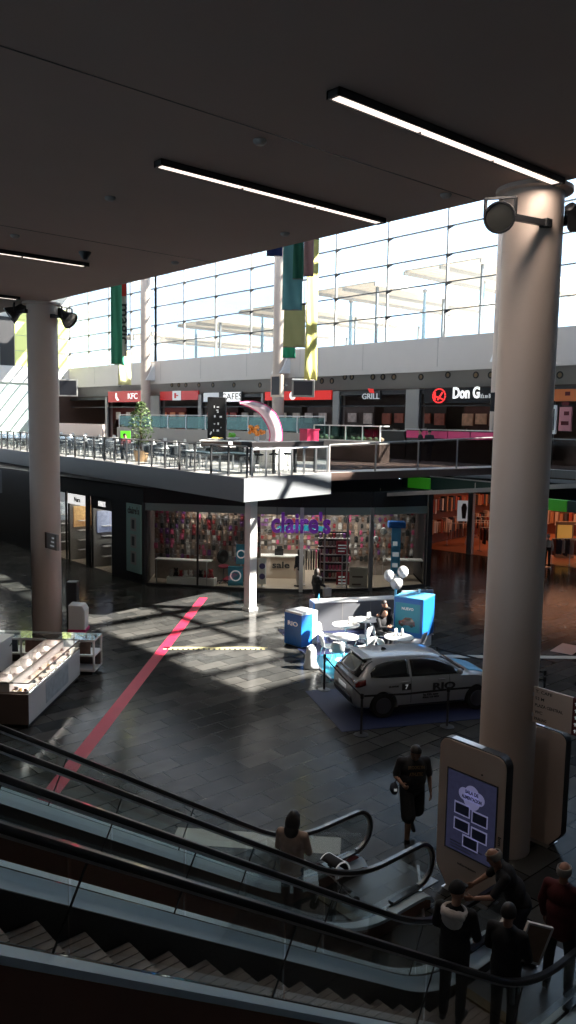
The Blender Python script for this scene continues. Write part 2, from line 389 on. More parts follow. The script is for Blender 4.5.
# outside terrace beyond the glass
struct('floor_outside', MB().box(GX + .4, -10, 11.7, 95, 110, 11.9), mat('outside_paving', (.7, .69, .66), .8))
slat = mat('canopy_slats', (.60, .49, .39), .8, var=.25, vscale=3)
for i, (yy, z) in enumerate(((31, 17.6), (40, 17.2), (49.5, 16.6), (59, 16.2), (70, 15.8))):
    t = thing('terrace_canopy', 'pale brown slatted canopy on thin posts outside the glass, %s' % ('nearest the big column', 'second from the big column', 'behind the hanging banners', 'behind the second far column', 'beyond the left banners')[i], 'canopy', (GX + 5, yy, 11.9))
    h = z - 11.9
    sl = MB()
    for k in range(34): sl.box(k * .5, 0, h, k * .5 + .40, 6.4, h + .09)
    obj('slats', sl, slat, t)
    for q in (.0, 3.2, 6.3): obj('edge_beam', MB().box(-.1, q, h - .25, 17, q + .12, h), M['grey'], t)
    for px_ in (.4, 8, 16.5): obj('post', MB().box(px_, .26, 0, px_ + .16, .42, h - .25).box(px_ - .1, .16, 0, px_ + .26, .52, .04), M['fascia'], t)
t = thing('terrace_balustrade', 'long teal glass balustrade on the terrace outside', 'railing', (GX + 9, 14, 11.9))
obj('glass_panels', MB().box(0, 0, .1, .03, 70, 1.5), mat('teal_panel_glass', (.35, .62, .66), .2), t)
obj('top_rail', MB().box(-.02, 0, 1.5, .06, 70, 1.56), M['steel'], t)
for k in range(24): obj('post', MB().box(-.05, k * 3, 0, 0, k * 3 + .06, 1.5), M['fascia'], t)
lp0 = None
for i, (x, y) in enumerate(((423, 345), (481, 345), (350, 345), (262, 352), (196, 352))):
    p = PX(x, y, GX + 7.5)
    t = thing('terrace_light_column', 'tall slim blue-grey light column outside the glazing, number %s from the right' % ('two', 'one', 'three', 'four', 'five')[i], 'lamp post', (p.x, p.y, 11.9))
    obj('shaft', MB().lathe([(.13, 0), (.13, 3.6), (.10, 3.65), (.10, 4.6)], n=12), mat('blue_grey_metal', (.25, .36, .44), .5), t)
    obj('lamp_head', MB().lathe([(.16, 4.6), (.18, 4.75), (.06, 4.85)], n=12), M['grey'], t)
# ------------------------------------------------------------------ CEILING FIXTURES
def ceiling_lamp(y, x0, x1, n, label):
    t = thing('ceiling_lamp', label, 'ceiling light', (x0, y, CZ), 0, 'linear lamps under the dark ceiling')
    L_ = x1 - x0
    h = MB().box(0, -.10, -.09, L_, -.075, 0).box(0, .075, -.09, L_, .10, 0).box(0, -.1, -.015, L_, .1, 0).box(0, -.1, -.09, .03, .1, 0).box(L_ - .03, -.1, -.09, L_, .1, 0)
    obj('housing', h, M['dark'], t)
    for k in range(n):
        a, b = .04 + (L_ - .08) * k / n, .04 + (L_ - .08) * (k + 1) / n
        obj('diffuser', MB().box(a + .02, -.07, -.082, b - .05, .07, -.05), M['lamp'], t)
ceiling_lamp(6.79, 6.5, 11.25, 3, 'long linear ceiling lamp ending at the big pale column')
ceiling_lamp(10.28, 6.4, 11.15, 3, 'long linear ceiling lamp in the middle of the dark ceiling')
ceiling_lamp(18.09, 4.6, 9.3, 3, 'linear ceiling lamp cut by the left edge of the view')
ceiling_lamp(24.65, 5.6, 10.35, 3, 'short glimpse of a linear ceiling lamp just left of the far column')
det = MB().lathe([(.09, 0), (.09, -.03), (.06, -.06), (.02, -.065)][::-1], n=16)
dets = [(260, 140, 'beyond the longest seam of the ceiling'), (110, 197, 'nearest the middle lamp'), (285, 233, 'close to the ceiling edge above the banners'), (446, 194, 'between the first lamp and the ceiling edge'), (15, 235, 'left of the cone speaker'), (175, 262, 'close to the ceiling edge above the far windows')]
d0 = None
for x, y, w in dets:
    p = PZ(x, y, CZ)
    if d0 is None: d0 = tag(obj('smoke_detector', det, M['grey'], loc=p, smooth=True), 'small round ceiling detector ' + w, 'smoke detector', 'ceiling detectors')
    else: dup(d0, p, 0, 'small round ceiling detector ' + w)
p = PZ(85, 252, CZ)
t = thing('ceiling_speaker', 'black cone-shaped ceiling speaker beside the left lamp', 'speaker', p)
obj('cone', MB().lathe([(.03, -.17), (.05, -.165), (.14, -.02), (.14, 0)], n=18), M['dark'], t, smooth='auto')
obj('grille', MB().lathe([(.02, -.18), (.028, -.171)], n=12), M['grey'], t)
# spotlights clamped to the columns under the ceiling
def spotlight(p, base, aim, label, s=1.0):
    p, base, aim = Vector(p), Vector(base), Vector(aim).normalized()
    t = thing('spotlight', label, 'spotlight', p, 0, 'black column spotlights')
    q = aim.to_track_quat('Z', 'Y').to_matrix().to_4x4()
    obj('lamp_can', MB().lathe([(.05*s, -.34*s), (.10*s, -.32*s), (.12*s, -.1*s), (.17*s, .0), (.225*s, .12*s), (.225*s, .14*s), (.20*s, .14*s), (.19*s, .11*s)], n=22, M=q), M['dark'], t, smooth='auto')
    obj('lens', MB().lathe([(.01, .10*s), (.185*s, .105*s), (.185*s, .115*s), (.01, .125*s)], n=22, M=q), mat('dark_lens', (.06, .06, .055), .1), t)
    b = base - p
    obj('bracket_arm', MB().bar(Vector((0, 0, .02)), b, .07, .09).bar(b + Vector((0, 0, -.06)), b + Vector((0, 0, .06)), .14, .14), M['dark'], t)
    sd = aim.cross(Vector((0, 0, 1))).normalized()
    obj('yoke', MB().bar(sd * .21 * s, sd * .21 * s + Vector((0, 0, .25*s)), .03, .05).bar(-sd * .21 * s, -sd * .21 * s + Vector((0, 0, .25*s)), .03, .05).bar(-sd * .22 * s + Vector((0, 0, .25*s)), sd * .22 * s + Vector((0, 0, .25*s)), .05, .03).bar((0, 0, .0), (0, 0, .25*s), .04, .04), M['dark'], t)
CR, CL = Vector((11.47, 7.345, 0)), Vector((11.40, 25.34, 0))
def side_pt(c, r, dx, z): return Vector((c.x, c.y, z)) + SIDE * dx - VIEW * r
pr = PD(500, 216, 11.55); spotlight(pr, side_pt(CR, .50, .05, pr.z + .06), -VIEW * .8 - SIDE * .25 + Vector((0, 0, -.35)), 'big black spotlight on the near pale column, lens towards the viewer')
pr2 = PD(576, 218, 12.4); spotlight(pr2, side_pt(CR, 0, .46, pr2.z), SIDE * .6 + VIEW * .6 + Vector((0, 0, -.5)), 'black spotlight on the right side of the near column, cut by the picture edge', .8)
pl = PD(14, 313, 26.2); spotlight(pl, side_pt(CL, .3, -.42, pl.z), -SIDE * .8 - VIEW * .3 + Vector((0, 0, -.6)), 'black spotlight on the left side of the far ceiling column', 1.3)
pl = PD(67, 318, 26.2); spotlight(pl, side_pt(CL, .3, .42, pl.z), SIDE * .8 - VIEW * .3 + Vector((0, 0, -.6)), 'black spotlight on the right side of the far ceiling column', 1.3)
# flag signs on the columns
t = thing('direction_sign', 'white flag sign with dark text lines and red arrow strip on the near column', 'sign', (11.46, 6.06, 2.37))
obj('sign_panel', MB().box(-.02, .12, 0, .02, .82, .60), M['column'], t, bevel=.006)
obj('arrow_strip', MB().box(-.024, 0, 0, .024, .12, .60), M['cloth_red'], t)
for k in range(5): obj('arrow', MB().prism([(.03, .07 + k*.11), (.06, .10 + k*.11), (.09, .07 + k*.11), (.07, .07 + k*.11), (.07, .04 + k*.11), (.05, .04 + k*.11), (.05, .07 + k*.11)], -.027, -.024, 'x'), M['sign_dim'], t)
for k, (s_, w) in enumerate((('T. CAFE', .30), ('52 M', .16), ('PLAZA CENTRAL', .50), ('WC', .14), ('PARKING', .22))):
    me = text_mesh(s_, .07, .002, .001, w); me.transform(frame_at((-.0215, .78 - w / 2, .53 - k * .115), (0, -1, 0))); obj('lettering', me, M['dark'], t)
obj('mounting_bracket', MB().box(-.03, .80, .1, .03, .93, .16).box(-.03, .80, .44, .03, .93, .5), M['steel'], t)
t = thing('direction_sign', 'small grey flag sign on the far ceiling column', 'sign', (11.2, 24.15, 2.95))
obj('sign_panel', MB().box(-.05, -.15, 0, .05, .70, .52), mat('sign_grey', (.30, .27, .25), .5), t, bevel=.01)
obj('arrow_strip', MB().box(-.055, .58, 0, .055, .70, .52), M['brown_dark'], t)
for k in range(3): obj('lettering', MB().box(-.056, .02, .1 + k * .13, -.051, .30 - .06 * k, .15 + k * .13), M['sign_dim'], t)
# bin and box at the foot of the far column
t = thing('litter_bin', 'pale rounded litter bin at the foot of the far column', 'bin', (12.25, 24.75, 0), -.7)
obj('body', MB().prism([(-.28, 0), (.28, 0), (.30, .75), (.20, .92), (-.28, .95)], -.28, .28, 'y'), M['gloss_white'], t, bevel=.04)
obj('base', MB().box(-.29, -.29, 0, .31, .29, .10), M['pink'], t)
t = thing('ticket_machine', 'narrow dark machine with a small white panel beside the far column', 'machine', (12.35, 25.35, 0), -.7)
obj('cabinet', MB().box(-.18, -.2, 0, .18, .2, 1.6), M['dark'], t, bevel=.02)
obj('panel', MB().box(-.19, -.14, .98, -.18, .14, 1.42), M['sign_dim'], t)
obj('screen', MB().box(-.194, -.08, 1.2, -.189, .08, 1.36), M['screen_dark'], t)

# ------------------------------------------------------------------ ESCALATORS (run along X, down to the right and away)
SLOPE = .66
def zr(u):                                        # handrail height above the ground floor along the run
    u0, u1 = 7.55, -.2
    def soft(d, w=.7):                            # smooth max(0, d)
        return 0 if d < -w else (d if d > w else (d + w) ** 2 / (4 * w))
    return .95 + SLOPE * (soft(u0 - u) - soft(u1 - u))
U_TOP, U_BOT = -1.5, 9.0
us = [U_TOP + (U_BOT - U_TOP) * i / 70 for i in range(71)]
def stepz(u):
    k = math.floor((8.0 - u) / .4); return max(.012, zr(8.0 - .4 * k) - 1.02)
def escalator(vn, vf, label):
    t = thing('escalator', label, 'escalator')
    for v, out in ((vn, -1), (vf, 1)):
        path = [(u, zr(u)) for u in us]
        path += [(U_BOT + .33 * math.sin(a), .62 + .33 * math.cos(a)) for a in [PI * k / 14 for k in range(1, 15)]]
        path += [(8.7, .285), (8.4, .28)]
        sec = [(.042, -.02), (.042, .012), (.03, .03), (-.03, .03), (-.042, .012), (-.042, -.02)]
        obj('handrail', MB().sweep(path, sec, v), M['rubber'], t, smooth='auto')
        sec = [(.022, -.045), (.022, -.02), (-.022, -.02), (-.022, -.045)]
        obj('rail_track', MB().sweep(path[:-2], sec, v), M['steel'], t)
        # glass panels between rail and deck
        cuts = [-1.5, .3, 2.1, 3.9, 5.7, 7.3, 9.0]
        for a, b in zip(cuts, cuts[1:]):
            n = 10; pts = [a + .012 + (b - a - .024) * i / n for i in range(n + 1)]
            g = MB(); lo = [(u, zr(u) - .72) for u in pts]; hi = [(u, zr(u) - .04) for u in pts]
            if b == 9.0:
                hi = hi[:-1] + [(U_BOT + .29 * math.sin(q), .62 + .29 * math.cos(q)) for q in [PI * k / 8 for k in range(0, 9)]]
                poly = lo[:-1] + [(8.85, .26)] + hi[::-1]
            else: poly = lo + hi[::-1]
            g.prism(poly, v - .006, v + .006, 'y')
            obj('glass_panel', g, M['bal_glass'], t)
        for a in cuts[1:-1]:
            obj('joint', MB().bar((a - .12, v, zr(a - .12) - .72), (a + .12, v, zr(a + .12) - .05), .008, .014, up=(1, 0, 0)), M['dark'], t)
        dpath = [(u, zr(u) - .72) for u in us if u < 8.9] + [(9.0, .22), (9.12, .17), (9.2, .08)]
        # outer deck profile and inner deck profile separated by the dark glass slot
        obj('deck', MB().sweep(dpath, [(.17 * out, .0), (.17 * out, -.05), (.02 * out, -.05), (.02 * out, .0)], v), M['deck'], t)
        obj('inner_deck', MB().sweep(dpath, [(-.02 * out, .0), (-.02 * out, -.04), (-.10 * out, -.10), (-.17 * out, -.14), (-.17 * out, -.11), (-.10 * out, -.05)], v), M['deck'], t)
        obj('skirt', MB().sweep([(u, z - .12) for u, z in dpath[:-2]], [(-.16 * out, 0), (-.16 * out, -.35), (-.18 * out, -.35), (-.18 * out, 0)], v), M['dark'], t)
        obj('slot', MB().sweep(dpath[:-1], [(-.02, -.06), (-.02, -.002), (.02, -.002), (.02, -.06)], v), M['black'], t)
        # outer cladding
        top = [(u, zr(u) - .77) for u in us if u < 9.0] + [(9.12, .12)]
        bot = [(9.12, .0), (7.4, .0)] + [(u, max(.0, zr(u) - 2.1)) for u in us[::-1] if u < 7.2]
        obj('cladding_panel', MB().prism(top + bot, v + .13 * out, v + .16 * out, 'y'), M['cladding'], t)
    # steps
    a, b = vn + .19, vf - .19
    k = 0; u = 8.0
    while u > -.6:
        zt = max(.012, zr(u) - 1.02)
        zn = max(.012, zr(u - .4) - 1.02)
        s_ = MB().box(u - .4, a, zt - .05, u, b, zt)
        s_.box(u - .41, a, zt - .05, u - .385, b, max(zt, zn - .03))
        for q in range(10): s_.box(u - .385, a + (b - a) * (q + .2) / 10, zt, u - .005, a + (b - a) * (q + .62) / 10, zt + .008)
        obj('step', s_, M['step'], t); u -= .4
    obj('landing_plate', MB().box(8.02, vn + .19, 0, 9.75, vf - .19, .012), mat('landing_metal', (.16, .17, .18), .4, .6), t)
    obj('comb', MB().box(7.92, a, .0, 8.06, b, .05), mat('comb_yellow', (.16, .12, .06), .4, .5), t)
    obj('entry_sign', MB().box(8.72, vf - .12, .255, 8.95, vf - .04, .262), M['cloth_red'], t)
    obj('truss_tray', MB().prism([(u, max(.0, zr(u) - 1.98)) for u in us if u < 7.4] + [(u, max(.005, zr(u) - 1.93)) for u in us[::-1] if u < 7.4], vn + .13, vf - .13, 'y'), M['black'], t)
    return t
escalator(4.40, 5.80, 'nearer escalator with black handrails and glass sides, empty on the incline')
escalator(7.17, 8.46, 'farther escalator with a woman riding near its foot')
# guard barrier between landing and the near side
t = thing('guard_rail', 'steel guard rail standing at the near side of the escalator landing', 'railing', (8.3, 3.75, 0))
obj('top_bar', MB().cyl((0, 0, .95), (4.5, -.3, .95), .025), M['steel'], t)
obj('glass_panel', MB().box(.05, -.02, .12, 4.4, -.005, .88), M['bal_glass'], t)
for k in range(4): obj('post', MB().box(-.02 + k * 1.46, -.03 - k * .1, 0, .03 + k * 1.46, .02 - k * .1, .95), M['steel'], t)
# ------------------------------------------------------------------ FLOOR MARKINGS
def strip(name, pts, w, z, m, label, cat):
    a, b = Vector(pts[0]), Vector(pts[1]); d = (b - a).normalized(); n = Vector((-d.y, d.x, 0)) * (w / 2)
    mb = MB().prism([((a + n).x, (a + n).y), ((a - n).x, (a - n).y), ((b - n).x, (b - n).y), ((b + n).x, (b + n).y)], 0.0005, z)
    return tag(obj(name, mb, m), label, cat)
strip('floor_stripe', [(6.0, 13.7, 0), (18.6, 26.4, 0)], .34, .004, M['stripe'], 'pink stripe running diagonally across the slate floor to the accessory shop', 'floor stripe')
t = thing('tactile_strip', 'pale yellow dashed tactile strip on the floor beside the blue mat', 'tactile strip', (13.33, 21.1, 0), math.atan2(-1.99, 2.58))
obj('base_strip', MB().box(0, .06, .0005, 3.3, .20, .004), M['tactile'], t)
for k in range(20): obj('stud', MB().box(k * .164, -.08, .0005, k * .164 + .10, .03, .007), M['tactile'], t)
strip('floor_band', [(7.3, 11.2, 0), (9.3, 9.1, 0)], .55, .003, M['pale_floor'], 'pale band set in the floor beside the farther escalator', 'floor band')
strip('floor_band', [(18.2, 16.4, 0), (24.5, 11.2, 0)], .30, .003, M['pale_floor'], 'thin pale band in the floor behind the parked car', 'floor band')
# metal lid in the floor
tag(obj('floor_hatch', MB().prism([(-.6, -.35), (.6, -.35), (.6, .35), (-.6, .35)], .0005, .005), M['steel'], loc=PZ(567, 649, 0), rz=.2), 'square metal lid in the floor at the right edge', 'floor lid')
# ------------------------------------------------------------------ UPPER LEVEL: SHOPS BEHIND THE FOOD COURT
def XY(x, y=395): return PX(x, y, GX).y            # world y on the shop plane for a picture column
tv_scr = M['screen_dark']
def pier(ya, yb): return MB().box(GX - .1, ya, FZ, GX + .5, yb, 9.3)
bounds = [(62, 106), (108, 148), (160, 199), (202, 262), (264, 334), (340, 407), (420, 494), (551, 590)]
pm = MB()
struct('wall_shop_piers', MB().box(GX + .55, 8, FZ, GX + .6, 8.2, 9.3), M['grey'])
for i in range(len(bounds) - 1):
    ya, yb = XY(bounds[i + 1][0]), XY(bounds[i][1])
    if yb - ya > .15: struct('wall_pier', pier(ya, yb), M['grey'])
struct('wall_shop_back', MB().box(GX + 6, 8, FZ, GX + 6.2, 78, 10.5).box(GX + .6, 8, 9.25, GX + 6, 78, 9.4), mat('shop_back_brown', (.10, .075, .065), .8, var=.3, vscale=1))
def shop(name, label, x0, x1, fm, sign_y=(392, 401), sm=None, items=0, cols=None, door=False):
    ya, yb = XY(x1), XY(x0)
    t = thing(name, label, 'shop', (GX, (ya + yb) / 2, FZ)); h = (yb - ya) / 2
    f = MB().box(0, -h, 3.85, .3, h, 4.1).box(0, -h, 0, .2, -h + .12, 4.1).box(0, h - .12, 0, .2, h, 4.1).box(.05, -h + .12, 3.1, .12, h - .12, 3.18)
    obj('shop_frame', f, M['dark'], t)
    obj('counter', MB().box(1.0, -h + .4, 0, 1.7, h - .4, 1.0).box(.92, -h + .35, 1.0, 1.78, h - .35, 1.06), fm, t)
    obj('back_panel', MB().box(4.2, -h + .2, .0, 4.3, h - .2, 3.2), mat('panel_' + name + str(x0), cols[0], .6, var=.5, vscale=1.4), t)
    n = 5; mm = mat('menu_' + name + str(x0), cols[1], .4, emit=cols[2] * .3, ecol=cols[1], var=.7, vscale=3)
    for k in range(n):
        yy = -h + .6 + (2 * h - 1.2) * k / (n - 1)
        obj('menu_board', MB().box(3.9, yy - .45, 2.0 + .1 * (k % 2), 4.0, yy + .35, 2.75), mm, t)
        obj('kitchen_unit', MB().box(3.4, yy - .4, 0, 4.1, yy + .4, 1.1 + .25 * ((k * 7) % 3)).box(3.6, yy - .2, 1.4, 3.9, yy + .2, 1.7 + .1 * (k % 3)), M['grey'] if k % 2 else M['brown_dark'], t)
    return t, h
def sign(label, x0, x1, y0, y1, m, dz=.0, name='shop_sign', dep=.12):
    a = PX(x0, (y0 + y1) / 2, GX - .12); b = PX(x1, (y0 + y1) / 2, GX - .12); xm = (x0 + x1) / 2
    z1, z0 = PX(xm, y0, GX - .12).z, PX(xm, y1, GX - .12).z
    t = thing(name, label, 'sign', (GX - .12, (a.y + b.y) / 2, (z0 + z1) / 2)); w, h = abs(a.y - b.y) / 2, (z1 - z0) / 2
    obj('sign_panel', MB().box(0, -w, -h, dep, w, h), m, t)
    return t, w, h
def slet(t, s, m, oy, size, width=None, oz=0, bold=.004, up=(0, 0, 1)):
    me = text_mesh(s, size, .03, bold, width); me.transform(frame_at((-.016, oy, oz), (0, -1, 0) if up[2] else (0, 0, 1), up)); return obj('lettering', me, m, t)
shop('shop_unit', 'dark red bar with tiny lights at the far left of the upper floor', 62, 106, M['brown_dark'], cols=((.16, .03, .025), (.9, .75, .6), .5))
shop('shop_unit', 'red fast food counter under the first red sign from the left', 108, 148, M['red'], cols=((.24, .03, .02), (.9, .25, .1), .35))
shop('shop_unit', 'dark food counter under the red sign with a pale square', 160, 199, M['brown_dark'], cols=((.09, .03, .03), (.5, .1, .08), .3))
shop('shop_unit', 'cafe front with black and white sign behind the pink arch', 202, 262, M['dark'], cols=((.05, .045, .04), (.5, .45, .4), .3))
shop('shop_unit', 'grey food counter under the bright red strip sign', 264, 334, M['steel'], cols=((.12, .10, .10), (.55, .5, .5), .25))
shop('shop_unit', 'black framed food counter with a small white and red logo', 340, 407, M['dark'], cols=((.03, .02, .018), (.3, .08, .05), .15))
shop('shop_unit', 'dark grill bar with a red emblem and a white name above', 420, 494, M['brown_dark'], cols=((.10, .035, .028), (.5, .28, .18), .25))
shop('shop_unit', 'shop with orange header at the right picture edge', 551, 590, M['brown_dark'], cols=((.05, .03, .025), (.4, .3, .25), .2))
t, w, h = sign('red sign with a white figure and three white letters, behind the potted tree', 108, 148, 391, 402, M['red']); slet(t, 'KFC', M['sign_white'], -1.0, .75, 1.7); 
obj('emblem', MB().prism([(1.9, -.35), (2.2, -.1), (2.15, .35), (1.95, .35), (1.9, .0), (1.5, -.35)], -.02, 0, 'x'), M['sign_white'], t)
t, w, h = sign('red sign with one pale square, right of the second far column', 160, 198, 391, 400, M['red']); obj('emblem', MB().box(-.02, -.9 + .5, -.4, 0, .4 + .5, .4), M['sign_dim'], t); obj('emblem_mark', MB().box(-.03, .3, -.22, -.021, .6, .22).box(-.03, .0, -.05, -.021, .3, .05), M['red'], t)
t, w, h = sign('white cafe sign with dark letters on a black band', 203, 242, 392, 402, M['dark'])
obj('light_panel', MB().box(-.02, .4, -.36, 0, w - .1, .36), M['sign_dim'], t); obj('light_panel', MB().box(-.02, -w + .2, -.36, 0, -.2, .36), M['sign_white'], t); slet(t, 'CAFES', M['dark'], -w / 2, .7, 2.6, 0)
t, w, h = sign('bright red strip sign with a small white emblem, behind the tilted screen', 265, 331, 391, 400, M['red_bright']); obj('emblem', MB().ell((-.02, .4, 0), (.02, .35, .3)), M['sign_white'], t)
t, w, h = sign('small black sign with white letters and a red mark', 362, 380, 391, 399, M['dark']); slet(t, 'GRILL', M['sign_dim'], 0, .5, 1.5, -.1); obj('emblem', MB().prism([(-.3, .1), (.1, .15), (.3, .42), (-.2, .4)], -.02, 0, 'x'), M['red_bright'], t)
t, w, h = sign('dark sign with a red round emblem and the white name of the grill bar', 424, 494, 388, 403, M['black'])
slet(t, 'Don G', M['sign_white'], -.60, .86, 1.85, .12, .03); slet(t, "It's so Burger", M['sign_dim'], -2.15, .34, 1.1, -.06)
c0 = w - 1.15; red_e = mat('red_emblem', (.8, .03, .03), .4, emit=1.0, ecol=(1, .05, .05)); e = MB()
for k in range(16):
    a0, a1 = 2*PI*k/16, 2*PI*(k + .8)/16; e.bar((-.03, c0 + .46*math.cos(a0), .40*math.sin(a0)), (-.03, c0 + .46*math.cos(a1), .40*math.sin(a1)), .07, .04, up=(1, 0, 0))
e.bar((-.03, c0 - .25, .2), (-.03, c0 + .1, -.25), .09, .04, up=(1,0,0)).bar((-.03, c0 + .3, .2), (-.03, c0 + .3, -.25), .09, .04, up=(1,0,0)).bar((-.03, c0 - .28, -.2), (-.03, c0 + .35, .0), .08, .04, up=(1,0,0))
obj('emblem', e, red_e, t)
t, w, h = sign('orange header panel above a shop at the right picture edge', 552, 590, 389, 401, M['orange'])
t, w, h = sign('pink poster with dark printing under the orange header', 559, 571, 407, 431, mat('poster_pink', (.50, .20, .22), .5), name='poster')
for k in range(4): obj('printing', MB().box(-.012, -w + .12, -h + .3 + k * .5, 0, w - .12 - .15 * (k % 2), -h + .5 + k * .5), M['cloth_red'], t)
t, w, h = sign('white edged display frame beside the pink poster', 551, 556, 405, 434, M['white'], name='display_case')
obj('printing', MB().box(-.01, -w + .1, -h + .2, 0, w - .1, h - .2), M['dark'], t)
# round downlights in the bulkhead and linear lamps under the fascia
dl = None
for k, x in enumerate((84, 98, 120, 172, 179, 186, 199, 213, 234, 260, 322, 332, 345, 352, 373, 383, 394, 421, 448, 476, 491, 560)):
    p = PX(x, {True: 385, False: 381}[x < 300] - (4 if x > 340 else 0) - (2 if x > 440 else 0), GX + .8)
    if dl is None:
        dl = thing('downlight', '', 'downlight', p, 0, 'round lights in the upper bulkhead')
        obj('ring', MB().lathe([(.20, -.03), (.20, .03), (.13, .04), (.13, -.03)], n=18, M=Matrix.Rotation(-PI / 2, 4, 'Y')), M['dark'], dl)
        obj('lens', MB().lathe([(.01, -.01), (.13, -.01), (.13, .01)], n=14, M=Matrix.Rotation(-PI / 2, 4, 'Y')), mat('amber_lens', (.25, .18, .10), .3), dl)
        q = dl
    else: q = dup(dl, p)
    q['label'] = 'small round dark light in the grey bulkhead above the upper shops'
sl = None
for k, (a, b) in enumerate(((76, 84), (92, 102), (150, 158), (172, 186), (190, 198), (206, 214), (232, 246), (252, 262), (388, 413), (462, 474))):
    y = 379 if a < 130 else (377 if a < 300 else 370)
    pa, pb = PX(a, y, GX + .15), PX(b, y, GX + .15)
    sl = tag(obj('soffit_lamp', MB().box(-.09, -(pa.y - pb.y) / 2, -.05, .09, (pa.y - pb.y) / 2, 0), M['lamp_soft'], loc=(GX + .15, (pa.y + pb.y) / 2, 10.495)), 'white strip lamp under the fascia, ' + ('far left beside the first screen', 'left of the left banners', 'just left of the second far column', 'right of the second far column', 'above the square-marked red sign', 'above the cafe sign, left one', 'above the cafe sign, right one', 'left of the centre banners', 'longest one, left of the grill bar', 'above the grill bar name')[k], 'lamp', 'strip lamps under the white fascia')
# screens on the far columns
def screen(px, py, dep, w, h, rz, label, tilt=0, m=None):
    p = PD(px, py, dep); t = thing('wall_screen', label, 'screen', p, rz)
    R_ = Matrix.Rotation(tilt, 4, 'X')
    obj('casing', MB().box(-w/2, -.12, -h/2, w/2, .12, h/2).xf(R_), m or M['grey'], t, bevel=.03)
    obj('display', MB().box(-w/2 + .13, -.13, -h/2 + .12, w/2 - .13, -.121, h/2 - .1).xf(R_), M['screen_dark'], t)
    obj('mounting_arm', MB().bar((0, .12, 0), (0, .75, .1), .12, .12), M['dark'], t)
fz = math.atan2(-.659, .752) + math.radians(2)
fz = math.atan2(RT.y, RT.x)
screen(303, 388, 47, 1.35, 1.05, fz, 'grey cased screen tilted on the middle far column', .25)
screen(277, 386, 48, 1.0, 1.3, fz - .9, 'back of a pale screen casing on the left side of the middle far column', 0, M['column'])
screen(68, 388, 72, 1.7, 1.5, fz + .2, 'grey cased screen on the leftmost far column')
screen(497, 402, 38, .6, .9, fz - .4, 'dark little screen beside the big near column on the upper floor', 0, M['dark'])
# ------------------------------------------------------------------ FOOD COURT BALUSTRADES
def railing(name, label, pts, hts, panel, every, post_m, capw=.06, cap_m=None, glass_top=0, zoff=0):
    pts = [Vector(p) for p in pts]; t = thing(name, label, 'railing', pts[0])
    L = [p - pts[0] for p in pts]
    rail = MB(); 
    rail.tube([p + Vector((0, 0, h)) for p, h in zip(L, hts)], capw / 2, 8)
    obj('top_rail', rail, cap_m or M['steel'], t)
    for (a, ha), (b, hb) in zip(zip(L, hts), zip(L[1:], hts[1:])):
        n = max(1, round((b - a).length / every)); d = (b - a).normalized()
        for k in range(n):
            p, q = a.lerp(b, k / n), a.lerp(b, (k + 1) / n); hp, hq = ha + (hb - ha) * k / n, ha + (hb - ha) * (k + 1) / n
            nn = Vector((-d.y, d.x, 0)) * .008; u = Vector((0, 0, 1)); e = d * .05
            g = MB(); vs = [p + e + u * .08, q - e + u * .08, q - e + u * (hq - .08), p + e + u * (hp - .08)]
            g.add([v - nn for v in vs] + [v + nn for v in vs], [(0,1,2,3),(4,7,6,5),(0,4,5,1),(1,5,6,2),(2,6,7,3),(3,7,4,0)])
            obj('glass_panel', g, panel, t)
            obj('post', MB().bar(p, p + u * (hp - .02), .05, .07), post_m, t)
        if b is L[-1]: obj('post', MB().bar(b, b + Vector((0, 0, 1)) * (hb - .02), .05, .07), post_m, t)
    return t
z0 = FZ + .01
e1 = EA + EN * .10
railing('balustrade', 'glass balustrade with dark posts along the angled edge of the food court', [(e1.x + .1, e1.y + .1, z0), ((EA + EN * .1 + ED * 54).x, (EA + EN * .1 + ED * 54).y, z0)], [1.12, 1.12], M['bal_glass'], 1.25, M['dark'], cap_m=M['grey'])
railing('balustrade', 'glass balustrade with bright posts at the sunlit food court corner under the dark bar top', [(18.15, 22.75, z0), (22.6, 23.45, z0)], [1.0, 1.05], M['bal_glass'], .8, M['steel'])
railing('balustrade', 'smoked glass balustrade along the dark bridge', [(22.75, 23.5, z0), (33.1, 22.8, z0), (33.55, 10.5, z0)], [1.12, 1.45, 1.45], M['brown_glass'], 2.6, M['grey'], cap_m=M['grey'])
p0 = PX(100, 428, 33); 
railing('balustrade', 'greenish glass screen on a low wall behind the food court tables', [(32.5, 34, 6.55), (32.5, 58, 6.55)], [1.0, 1.0], M['green_glass'], 2.4, M['steel'])
struct('wall_low', MB().box(32.38, 33.8, z0, 32.62, 58.2, 6.55), M['grey'])
struct('wall_low_left', MB().box(31.5, 59, z0, 31.75, 73, 6.75), mat('parapet_pinkish', (.62, .50, .45), .6))
